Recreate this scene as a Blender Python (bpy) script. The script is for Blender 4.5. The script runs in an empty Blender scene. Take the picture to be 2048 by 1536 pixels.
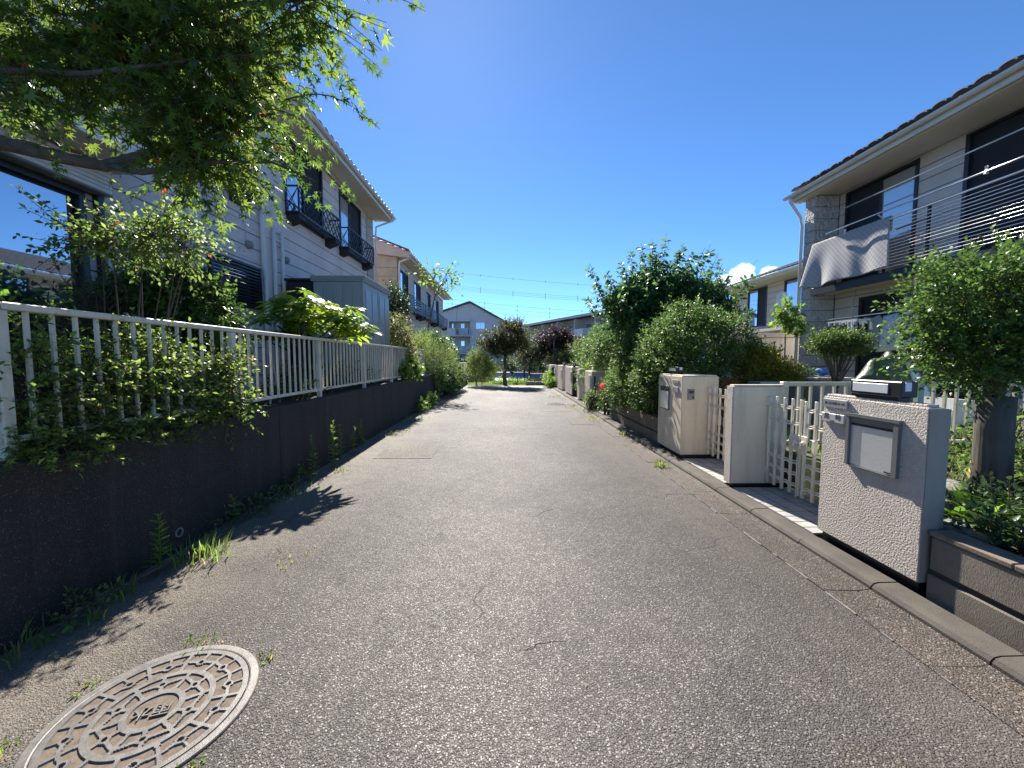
import bpy, bmesh, math, random
import numpy as np
from mathutils import Matrix, Vector
R = math.radians
SC = bpy.context.scene
COL = SC.collection

# ------------------------------------------------------------------ camera
cam = bpy.data.cameras.new('camera'); cam_o = bpy.data.objects.new('camera', cam); COL.objects.link(cam_o)
cam.sensor_fit = 'HORIZONTAL'; cam.sensor_width = 36.0; cam.lens = 770.0 / 2048.0 * 36.0
cam.clip_start = 0.05; cam.clip_end = 4000
cam_o.location = (0, 0, 1.45)
cam_o.rotation_euler = (R(90 - 3.715), 0, R(-0.817))
SC.camera = cam_o
# ------------------------------------------------------------------ light
SUN_AZ, SUN_EL = -9.5, 42.0          # azimuth east of the road direction (+Y), elevation
W = bpy.data.worlds.new('World'); SC.world = W; W.use_nodes = True
wn = W.node_tree.nodes; wl = W.node_tree.links
sky = wn.new('ShaderNodeTexSky'); sky.sky_type = 'NISHITA'; sky.sun_disc = False
sky.sun_elevation = R(SUN_EL); sky.sun_rotation = R(SUN_AZ)
sky.air_density = 0.68; sky.dust_density = 0.4; sky.ozone_density = 7.0; sky.altitude = 3000
bg = wn['Background']; bg.inputs[1].default_value = 0.13
hsv = wn.new('ShaderNodeHueSaturation'); hsv.inputs['Saturation'].default_value = 1.06; hsv.inputs['Hue'].default_value = .496
wl.new(sky.outputs[0], hsv.inputs['Color']); wl.new(hsv.outputs[0], bg.inputs[0])
sun = bpy.data.lights.new('sun', 'SUN'); sun.energy = 5.0; sun.angle = R(0.55); sun.color = (1.0, 0.94, 0.85)
sun_o = bpy.data.objects.new('sun', sun); COL.objects.link(sun_o)
sd = Vector((math.sin(R(SUN_AZ)) * math.cos(R(SUN_EL)), math.cos(R(SUN_AZ)) * math.cos(R(SUN_EL)), math.sin(R(SUN_EL))))
sun_o.rotation_euler = sd.to_track_quat('Z', 'Y').to_euler(); sun_o.location = (0, 0, 30)
vs = SC.view_settings; vs.view_transform = 'Standard'; vs.look = 'None'; vs.gamma = 1.0; vs.use_curve_mapping = False
vs.exposure = 1.12
SC.cycles.max_bounces = 5; SC.cycles.transparent_max_bounces = 4; SC.cycles.diffuse_bounces = 3; SC.cycles.glossy_bounces = 2; SC.cycles.transmission_bounces = 2
SC.cycles.sample_clamp_indirect = 6.0

# ------------------------------------------------------------------ helpers
EMP = {}
def fit(o, parent):
    COL.objects.link(o)
    if parent is not None:
        o.parent = parent
        if parent.name in EMP: o.matrix_parent_inverse = EMP[parent.name]
    return o
def thing(name, label, cat, loc=(0, 0, 0), group=None):
    o = bpy.data.objects.new(name, None); COL.objects.link(o); o.location = loc; o.empty_display_size = 0.1
    EMP[o.name] = Matrix.Translation(-Vector(loc))
    return tag(o, label, cat, group)
def tag(o, label=None, cat=None, group=None, kind=None):
    if label: o['label'] = label
    if cat: o['category'] = cat
    if group: o['group'] = group
    if kind: o['kind'] = kind
    return o
def struct(o, label=None): o['kind'] = 'structure'; (label and o.__setitem__('label', label)); return o
def mk(name, verts, faces, mat, parent=None, smooth=False):
    me = bpy.data.meshes.new(name); me.from_pydata([tuple(v) for v in verts], [], faces); me.update()
    if mat: me.materials.append(mat)
    if smooth: me.polygons.foreach_set('use_smooth', [True] * len(me.polygons))
    return fit(bpy.data.objects.new(name, me), parent)
def inst(name, me, loc, parent=None, rot=None, scale=None):
    o = bpy.data.objects.new(name, me); o.location = loc
    if rot: o.rotation_euler = rot
    if scale: o.scale = scale
    return fit(o, parent)
def npmesh(name, co, tris, mat, parent=None, smooth=False):
    co = np.asarray(co, np.float32); tris = np.asarray(tris, np.int32)
    me = bpy.data.meshes.new(name); me.vertices.add(len(co)); me.vertices.foreach_set('co', co.ravel())
    k = tris.shape[1]; me.loops.add(tris.size); me.loops.foreach_set('vertex_index', tris.ravel())
    me.polygons.add(len(tris)); me.polygons.foreach_set('loop_start', np.arange(0, tris.size, k, dtype=np.int32))
    me.update(calc_edges=True)
    if mat: me.materials.append(mat)
    if smooth: me.polygons.foreach_set('use_smooth', [True] * len(me.polygons))
    return fit(bpy.data.objects.new(name, me), parent)
# chamfered box topology, computed once
def _cb():
    pts = []
    for sx in (-1, 1):
        for sy in (-1, 1):
            for sz in (-1, 1):
                pts += [(sx, sy, sz, 0), (sx, sy, sz, 1), (sx, sy, sz, 2)]
    bm = bmesh.new()
    for p in pts:
        v = [p[0] * .8, p[1] * .8, p[2] * .8]; v[p[3]] = p[p[3]]; bm.verts.new(v)
    bm.verts.ensure_lookup_table(); bm.verts.index_update()
    idx = {v: i for i, v in enumerate(bm.verts)}
    r = bmesh.ops.convex_hull(bm, input=list(bm.verts))
    f = [tuple(idx[v] for v in fc.verts) for fc in bm.faces]
    bm.free(); return pts, f
CB_P, CB_F = _cb()
BOX_F = [(0, 1, 3, 2), (4, 6, 7, 5), (0, 4, 5, 1), (2, 3, 7, 6), (0, 2, 6, 4), (1, 5, 7, 3)]
def boxv(x0, x1, y0, y1, z0, z1, c=0):
    if not c:
        return [(x, y, z) for x in (x0, x1) for y in (y0, y1) for z in (z0, z1)], BOX_F
    cx, cy, cz = (x0 + x1) / 2, (y0 + y1) / 2, (z0 + z1) / 2; h = (abs(x1 - x0) / 2, abs(y1 - y0) / 2, abs(z1 - z0) / 2)
    c = min(c, min(h) * .6); out = []
    for p in CB_P:
        v = [p[i] * (h[i] - c) for i in range(3)]; v[p[3]] = p[p[3]] * h[p[3]]
        out.append((cx + v[0], cy + v[1], cz + v[2]))
    return out, CB_F
def bx(name, x0, x1, y0, y1, z0, z1, mat, parent=None, c=0):
    v, f = boxv(min(x0, x1), max(x0, x1), min(y0, y1), max(y0, y1), min(z0, z1), max(z0, z1), c); return mk(name, v, f, mat, parent)
def barv(p0, p1, w, h, up=(0, 0, 1)):
    p0 = Vector(p0); p1 = Vector(p1); d = (p1 - p0).normalized(); u = Vector(up)
    if abs(d.dot(u)) > .98: u = Vector((0, 1, 0))
    s = d.cross(u).normalized(); u = s.cross(d).normalized()
    return [tuple(p + s * (a * w / 2) + u * (b * h / 2)) for p in (p0, p1) for a in (-1, 1) for b in (-1, 1)], BOX_F
def bar(name, p0, p1, w, h, mat, parent=None, up=(0, 0, 1)):
    v, f = barv(p0, p1, w, h, up); return mk(name, v, f, mat, parent)
def multi(name, parts, mat, parent=None, smooth=False):
    V = []; F = []
    for v, f in parts:
        n = len(V); V += list(v); F += [tuple(i + n for i in q) for q in f]
    return mk(name, V, F, mat, parent, smooth)
def tubev(path, rad, n=8, cap=True):
    P = [Vector(p) for p in path]; m = len(P)
    if not hasattr(rad, '__len__'): rad = [rad] * m
    V = []; F = []; pu = None
    for i in range(m):
        d = (P[min(i + 1, m - 1)] - P[max(i - 1, 0)]).normalized()
        if pu is None: u = Vector((0, 0, 1)) if abs(d.z) < .9 else Vector((1, 0, 0))
        else: u = pu
        s = d.cross(u).normalized(); u = s.cross(d).normalized(); pu = u
        for k in range(n):
            a = 2 * math.pi * k / n; V.append(tuple(P[i] + (s * math.cos(a) + u * math.sin(a)) * rad[i]))
    for i in range(m - 1):
        for k in range(n):
            F.append((i * n + k, i * n + (k + 1) % n, (i + 1) * n + (k + 1) % n, (i + 1) * n + k))
    if cap: F.append(tuple(range(n - 1, -1, -1))); F.append(tuple(range((m - 1) * n, m * n)))
    return V, F
def tube(name, path, rad, mat, parent=None, n=8, smooth=True):
    v, f = tubev(path, rad, n); return mk(name, v, f, mat, parent, smooth)
def latv(prof, c=(0, 0, 0), n=24):     # (r,z) profile turned about z
    V = []; F = []
    for r, z in prof:
        for k in range(n):
            a = 2 * math.pi * k / n; V.append((c[0] + r * math.cos(a), c[1] + r * math.sin(a), c[2] + z))
    for i in range(len(prof) - 1):
        for k in range(n): F.append((i * n + k, i * n + (k + 1) % n, (i + 1) * n + (k + 1) % n, (i + 1) * n + k))
    F.append(tuple(range(n - 1, -1, -1))); F.append(tuple(range((len(prof) - 1) * n, len(prof) * n)))
    return V, F
def prism(name, poly, axis, a0, a1, mat, parent=None):   # polygon extruded along an axis; poly in the two other axes' order
    V = []
    for a in (a0, a1):
        for p in poly:
            V.append({'x': (a, p[0], p[1]), 'y': (p[0], a, p[1]), 'z': (p[0], p[1], a)}[axis])
    n = len(poly); F = [tuple(range(n)), tuple(range(2 * n - 1, n - 1, -1))] + [(i, i + n, (i + 1) % n + n, (i + 1) % n) for i in range(n)]
    o = mk(name, V, F, mat, parent)
    bm = bmesh.new(); bm.from_mesh(o.data); bmesh.ops.recalc_face_normals(bm, faces=bm.faces); bm.to_mesh(o.data); bm.free()
    return o
def copy_tree(o, loc=None, rz=None, parent=None):
    c = o.copy(); COL.objects.link(c)
    if parent is not None: c.parent = parent; c.matrix_parent_inverse = o.matrix_parent_inverse.copy()
    if loc is not None: c.location = loc
    if rz is not None: c.rotation_euler = (0, 0, rz)
    for ch in [q for q in bpy.data.objects if q.parent is o]: copy_tree(ch, parent=c)
    return c
def text_mesh(name, body, size, mat, M, parent, depth=0.002):
    cu = bpy.data.curves.new(name, 'FONT'); cu.body = body; cu.size = size; cu.extrude = depth; cu.align_x = 'CENTER'; cu.align_y = 'CENTER'
    to = bpy.data.objects.new(name + '_curve', cu); COL.objects.link(to)
    me = bpy.data.meshes.new_from_object(to.evaluated_get(bpy.context.evaluated_depsgraph_get()))
    bpy.data.objects.remove(to); bpy.data.curves.remove(cu)
    me.transform(M); me.materials.clear(); me.materials.append(mat); me.name = name
    return fit(bpy.data.objects.new(name, me), parent)

# ------------------------------------------------------------------ materials
def nmat(name):
    m = bpy.data.materials.new(name); m.use_nodes = True; t = m.node_tree
    return m, t.nodes, t.links, t.nodes['Principled BSDF']
def pos(n): return n.new('ShaderNodeNewGeometry').outputs['Position']
def mapped(n, l, sc=(1, 1, 1)):
    mp = n.new('ShaderNodeMapping'); mp.inputs['Scale'].default_value = sc; l.new(pos(n), mp.inputs['Vector']); return mp.outputs[0]
def noise(n, l, v, scale, detail=4, rough=.55):
    t = n.new('ShaderNodeTexNoise'); t.inputs['Scale'].default_value = scale; t.inputs['Detail'].default_value = detail; t.inputs['Roughness'].default_value = rough
    l.new(v, t.inputs['Vector']); return t.outputs[0]
def voro(n, l, v, scale, feat='F1', out='Distance'):
    t = n.new('ShaderNodeTexVoronoi'); t.feature = feat; t.inputs['Scale'].default_value = scale; l.new(v, t.inputs['Vector']); return t.outputs[out]
def ramp(n, l, fac, stops):
    r = n.new('ShaderNodeValToRGB'); e = r.color_ramp.elements
    while len(e) < len(stops): e.new(.5)
    for q, (p, c) in zip(e, stops):
        q.position = p; q.color = (c, c, c, 1) if not hasattr(c, '__len__') else (*c, 1)
    l.new(fac, r.inputs[0]); return r.outputs[0]
def mixc(n, l, fac, a, b, mode='MIX'):
    m = n.new('ShaderNodeMix'); m.data_type = 'RGBA'; m.blend_type = mode
    for s, v in ((0, fac), (6, a), (7, b)):
        if hasattr(v, 'is_output'): l.new(v, m.inputs[s])
        elif s == 0: m.inputs[0].default_value = v
        else: m.inputs[s].default_value = (*v, 1)
    return m.outputs[2]
def mth(n, l, op, a, b=None, clamp=False):
    m = n.new('ShaderNodeMath'); m.operation = op; m.use_clamp = clamp
    for i, v in enumerate((a, b)):
        if v is None: continue
        if hasattr(v, 'is_output'): l.new(v, m.inputs[i])
        else: m.inputs[i].default_value = v
    return m.outputs[0]
def bump(n, l, p, h, strength, dist=.01):
    b = n.new('ShaderNodeBump'); b.inputs['Strength'].default_value = strength; b.inputs['Distance'].default_value = dist
    l.new(h, b.inputs['Height']); l.new(b.outputs[0], p.inputs['Normal']); return b
def plain(name, col, rough=.6, var=.12, vs_=3.0, bs=0, bscale=60, metal=0, spec=.5, dirt=None, bdist=.004):
    m, n, l, p = nmat(name); v = pos(n)
    nz = noise(n, l, v, vs_, 5)
    c = mixc(n, l, ramp(n, l, nz, [(.3, 0), (.7, 1)]), tuple(q * (1 - var) for q in col), tuple(min(1, q * (1 + var)) for q in col))
    if dirt:
        dz = ramp(n, l, noise(n, l, mapped(n, l, (1, 1, .25)), dirt[2], 6, .7), [(.5, 0), (.72, 1)])
        c = mixc(n, l, mth(n, l, 'MULTIPLY', dz, dirt[1]), c, dirt[0])
    l.new(c, p.inputs['Base Color']); p.inputs['Roughness'].default_value = rough; p.inputs['Metallic'].default_value = metal
    p.inputs['Specular IOR Level'].default_value = spec
    if bs: bump(n, l, p, noise(n, l, v, bscale, 4), bs, bdist)
    return m
def leafmat(name, c0, c1, tr=.45, rough=.42, c2=None, f2=.06):
    m, n, l, p = nmat(name)
    g = n.new('ShaderNodeNewGeometry').outputs['Random Per Island']
    st = [(0, c0), (1 - f2 if c2 else 1, c1)]
    if c2: st = [(0, c0), (1 - f2 - .004, c1), (1 - f2, c2)]
    c = ramp(n, l, g, st)
    l.new(c, p.inputs['Base Color']); p.inputs['Roughness'].default_value = rough; p.inputs['Specular IOR Level'].default_value = .45
    t = n.new('ShaderNodeBsdfTranslucent'); hs = n.new('ShaderNodeHueSaturation'); hs.inputs['Value'].default_value = 2.7; hs.inputs['Saturation'].default_value = .98; hs.inputs['Hue'].default_value = .487
    l.new(c, hs.inputs['Color']); l.new(hs.outputs[0], t.inputs[0])
    mx = n.new('ShaderNodeMixShader'); mx.inputs[0].default_value = tr
    l.new(p.outputs[0], mx.inputs[1]); l.new(t.outputs[0], mx.inputs[2]); l.new(mx.outputs[0], n['Material Output'].inputs[0])
    return m

def asphalt_mat(name, sand=True, tint=None):
    m, n, l, p = nmat(name); v = pos(n)
    stone = n.new('ShaderNodeTexVoronoi'); stone.feature = 'F1'; stone.inputs['Scale'].default_value = 140; stone.inputs['Randomness'].default_value = 1
    wv = n.new('ShaderNodeVectorMath'); wv.operation = 'ADD'
    wn_ = n.new('ShaderNodeTexNoise'); wn_.inputs['Scale'].default_value = 60; l.new(v, wn_.inputs[0])
    sc_ = n.new('ShaderNodeVectorMath'); sc_.operation = 'SCALE'; sc_.inputs['Scale'].default_value = .012; l.new(wn_.outputs['Color'], sc_.inputs[0])
    l.new(v, wv.inputs[0]); l.new(sc_.outputs[0], wv.inputs[1]); l.new(wv.outputs[0], stone.inputs['Vector'])
    sep = n.new('ShaderNodeSeparateColor'); l.new(stone.outputs['Color'], sep.inputs[0])
    tone = ramp(n, l, sep.outputs[0], [(0, (.098, .086, .078)), (.5, (.13, .115, .104)), (.64, (.19, .169, .154)), (.88, (.265, .238, .218)), (.98, (.5, .455, .42))])
    edge = ramp(n, l, stone.outputs['Distance'], [(.35, 0), (.75, 1)])
    c = mixc(n, l, edge, tone, (.065, .057, .05))
    big = ramp(n, l, noise(n, l, v, .55, 3, .6), [(.3, .62), (.7, 1.15)])
    fine = ramp(n, l, noise(n, l, v, 7, 3, .6), [(.3, .8), (.7, 1.12)])
    c = mixc(n, l, 1, c, big, 'MULTIPLY'); c = mixc(n, l, 1, c, fine, 'MULTIPLY')
    sx = n.new('ShaderNodeSeparateXYZ'); l.new(v, sx.inputs[0])
    if sand:
        # wheel-worn paler band down the middle, dirt and sand washed to both edges
        ax = mth(n, l, 'ABSOLUTE', mth(n, l, 'ADD', sx.outputs[0], .1))
        wear = ramp(n, l, mth(n, l, 'DIVIDE', mth(n, l, 'ADD', ax, mth(n, l, 'MULTIPLY', noise(n, l, v, .9, 3), .8)), 3.2), [(.16, 1.3), (.6, .72)])
        c = mixc(n, l, 1, c, wear, 'MULTIPLY')
        eL = ramp(n, l, mth(n, l, 'MULTIPLY', sx.outputs[0], -.4), [(.52, 0), (.98, 1)])
        sn = ramp(n, l, noise(n, l, v, 2.1, 6, .7), [(.3, 0), (.52, 1)])
        sg = ramp(n, l, noise(n, l, v, 55, 3, .7), [(.3, .35), (.6, 1)])
        f = mth(n, l, 'MULTIPLY', mth(n, l, 'MULTIPLY', eL, sn), sg)
        c = mixc(n, l, mth(n, l, 'MULTIPLY', f, .8), c, (.28, .235, .178))
        eR = ramp(n, l, mth(n, l, 'MULTIPLY', sx.outputs[0], .4), [(.42, 0), (.78, 1)])
        f = mth(n, l, 'MULTIPLY', mth(n, l, 'MULTIPLY', eR, ramp(n, l, noise(n, l, mapped(n, l, (1.5, .35, 1)), 1.6, 6, .7), [(.3, 0), (.7, 1)])), .5)
        c = mixc(n, l, f, c, (.15, .125, .10))
    # hairline cracks
    wob = n.new('ShaderNodeVectorMath'); wob.operation = 'ADD'; sc2 = n.new('ShaderNodeVectorMath'); sc2.operation = 'SCALE'; sc2.inputs['Scale'].default_value = .35
    w2 = n.new('ShaderNodeTexNoise'); w2.inputs['Scale'].default_value = 3; w2.inputs['Detail'].default_value = 3; l.new(v, w2.inputs[0]); l.new(w2.outputs['Color'], sc2.inputs[0]); l.new(v, wob.inputs[0]); l.new(sc2.outputs[0], wob.inputs[1])
    cr = n.new('ShaderNodeTexVoronoi'); cr.feature = 'DISTANCE_TO_EDGE'; cr.inputs['Scale'].default_value = .9; l.new(wob.outputs[0], cr.inputs['Vector'])
    crk = mth(n, l, 'MULTIPLY', ramp(n, l, cr.outputs[0], [(0, 1), (.006, 0)]), ramp(n, l, noise(n, l, v, .8, 3), [(.53, 0), (.62, 1)]))
    if tint: c = mixc(n, l, 1, c, tint, 'MULTIPLY')
    c = mixc(n, l, mth(n, l, 'MULTIPLY', crk, .6), c, (.015, .014, .013))
    l.new(c, p.inputs['Base Color'])
    p.inputs['Specular IOR Level'].default_value = .4
    l.new(ramp(n, l, sep.outputs[1], [(0, .45), (1, .85)]), p.inputs['Roughness'])
    h = mth(n, l, 'SUBTRACT', mth(n, l, 'MULTIPLY', mth(n, l, 'SUBTRACT', 1.0, edge), mth(n, l, 'ADD', sep.outputs[2], .45)), mth(n, l, 'MULTIPLY', crk, 2.0))
    bump(n, l, p, h, .75, .005)
    return m
def aggregate_mat(name):
    m, n, l, p = nmat(name); v = pos(n)
    st = n.new('ShaderNodeTexVoronoi'); st.inputs['Scale'].default_value = 105; l.new(v, st.inputs[0])
    sep = n.new('ShaderNodeSeparateColor'); l.new(st.outputs['Color'], sep.inputs[0])
    tone = ramp(n, l, sep.outputs[0], [(0, (.026, .022, .017)), (.7, (.05, .042, .033)), (.93, (.1, .084, .068)), (.985, (.36, .32, .27))])
    e = ramp(n, l, st.outputs['Distance'], [(.25, 0), (.6, 1)])
    c = mixc(n, l, e, tone, (.028, .023, .018))
    stain = ramp(n, l, noise(n, l, mapped(n, l, (1, 1.6, .22)), 2.2, 6, .7), [(.35, .5), (.7, 1.1)])
    c = mixc(n, l, 1, c, stain, 'MULTIPLY')
    moss = ramp(n, l, noise(n, l, v, 1.3, 5, .7), [(.55, 0), (.75, .5)])
    c = mixc(n, l, moss, c, (.045, .047, .03))
    drip = ramp(n, l, noise(n, l, mapped(n, l, (1, 5, .18)), 1.6, 5, .7), [(.54, 0), (.72, .55)])
    c = mixc(n, l, drip, c, (.075, .068, .058))
    l.new(c, p.inputs['Base Color']); p.inputs['Roughness'].default_value = .75
    bump(n, l, p, mth(n, l, 'MULTIPLY', mth(n, l, 'SUBTRACT', 1, e), sep.outputs[1]), .9, .008)
    return m
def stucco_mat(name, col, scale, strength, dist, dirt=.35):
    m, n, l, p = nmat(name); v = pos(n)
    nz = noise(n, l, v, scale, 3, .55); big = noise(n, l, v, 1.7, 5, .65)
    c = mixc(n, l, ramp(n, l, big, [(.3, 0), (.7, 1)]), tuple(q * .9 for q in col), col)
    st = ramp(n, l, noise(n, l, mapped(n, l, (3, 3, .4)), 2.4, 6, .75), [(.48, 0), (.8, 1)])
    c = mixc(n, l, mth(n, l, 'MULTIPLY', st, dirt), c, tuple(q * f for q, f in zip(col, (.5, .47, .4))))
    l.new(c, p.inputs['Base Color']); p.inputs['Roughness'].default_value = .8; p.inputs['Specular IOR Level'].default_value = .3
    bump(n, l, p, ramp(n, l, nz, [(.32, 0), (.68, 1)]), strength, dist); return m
def glass_mat(name, tint=(.02, .025, .03), refl=.35):
    m, n, l, p = nmat(name)
    p.inputs['Base Color'].default_value = (*tint, 1); p.inputs['Roughness'].default_value = .25
    g = n.new('ShaderNodeBsdfGlossy'); g.inputs['Roughness'].default_value = .015; g.inputs[0].default_value = (.9, .95, 1, 1)
    fr = n.new('ShaderNodeFresnel'); fr.inputs[0].default_value = 1.6
    f = mth(n, l, 'ADD', mth(n, l, 'MULTIPLY', fr.outputs[0], 1.4), refl, True)
    mx = n.new('ShaderNodeMixShader'); l.new(f, mx.inputs[0]); l.new(p.outputs[0], mx.inputs[1]); l.new(g.outputs[0], mx.inputs[2]); l.new(mx.outputs[0], n['Material Output'].inputs[0])
    bump_h = noise(n, l, pos(n), 1.1, 2); b = n.new('ShaderNodeBump'); b.inputs['Strength'].default_value = .02; b.inputs['Distance'].default_value = .05; l.new(bump_h, b.inputs['Height']); l.new(b.outputs[0], g.inputs['Normal'])
    return m
def brushed_mat(name):
    m, n, l, p = nmat(name); nz = noise(n, l, mapped(n, l, (3, 3, 160)), 5, 4, .6)
    l.new(ramp(n, l, nz, [(.3, (.62, .63, .63)), (.7, (.85, .86, .86))]), p.inputs['Base Color']); p.inputs['Metallic'].default_value = .6; p.inputs['Roughness'].default_value = .34
    bump(n, l, p, nz, .25, .002); return m
def iron_mat(name):
    m, n, l, p = nmat(name); v = pos(n)
    sx = n.new('ShaderNodeSeparateXYZ'); l.new(v, sx.inputs[0])
    low = ramp(n, l, mth(n, l, 'MULTIPLY', sx.outputs[2], 60.0), [(.42, 1), (.6, 0)])     # grit lies in the hollows of the casting
    nz = noise(n, l, v, 22, 6, .7)
    metal = ramp(n, l, nz, [(.3, (.12, .112, .106)), (.7, (.25, .238, .225))])
    rust = ramp(n, l, noise(n, l, v, 35, 6, .75), [(.3, (.11, .085, .065)), (.7, (.24, .19, .145))])
    l.new(mixc(n, l, low, metal, rust), p.inputs['Base Color'])
    l.new(ramp(n, l, low, [(0, .42), (1, .9)]), p.inputs['Roughness']); p.inputs['Metallic'].default_value = .25
    bump(n, l, p, noise(n, l, v, 260, 3), .3, .003); return m
def grain_mat(name, col):
    m, n, l, p = nmat(name); g = noise(n, l, mapped(n, l, (26, 26, 2.2)), 1, 5, .65); b = noise(n, l, pos(n), 6, 4)
    c = mixc(n, l, ramp(n, l, g, [(.3, 0), (.7, 1)]), tuple(q * .5 for q in col), tuple(q * 1.25 for q in col)); c = mixc(n, l, ramp(n, l, b, [(.4, 0), (.7, .5)]), c, tuple(q * .6 for q in col))
    l.new(c, p.inputs['Base Color']); p.inputs['Roughness'].default_value = .85; bump(n, l, p, g, .9, .012); return m
def quilt_mat(name):
    m, n, l, p = nmat(name); hs = []
    for rot in (.8, -.8):
        mp = n.new('ShaderNodeMapping'); mp.inputs['Rotation'].default_value = (rot, 0, 0); l.new(pos(n), mp.inputs[0]); w = n.new('ShaderNodeTexWave'); w.bands_direction = 'Z'; w.wave_profile = 'SIN'; w.inputs['Scale'].default_value = 4.2; l.new(mp.outputs[0], w.inputs[0]); hs.append(ramp(n, l, w.outputs[1], [(0, 0), (.14, 1)]))
    h = mth(n, l, 'MULTIPLY', hs[0], hs[1]); l.new(mixc(n, l, h, (.31, .3, .3), (.42, .405, .4)), p.inputs['Base Color']); p.inputs['Roughness'].default_value = .95; bump(n, l, p, h, .5, .01); return m
def block_mat(name, col):
    m, n, l, p = nmat(name); v = pos(n)
    gr = noise(n, l, mapped(n, l, (230, 230, 55)), 1, 3, .7); big = noise(n, l, v, 2.3, 6, .7)
    c = mixc(n, l, ramp(n, l, big, [(.35, 0), (.7, 1)]), tuple(q * .55 for q in col), col)
    c = mixc(n, l, ramp(n, l, gr, [(.3, .55), (.7, 0)]), c, tuple(q * .35 for q in col))
    rust = ramp(n, l, noise(n, l, v, 3.1, 5, .6), [(.55, 0), (.75, .6)])
    c = mixc(n, l, rust, c, (.2, .115, .06))
    l.new(c, p.inputs['Base Color']); p.inputs['Roughness'].default_value = .85; bump(n, l, p, gr, .7, .006); return m

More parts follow.
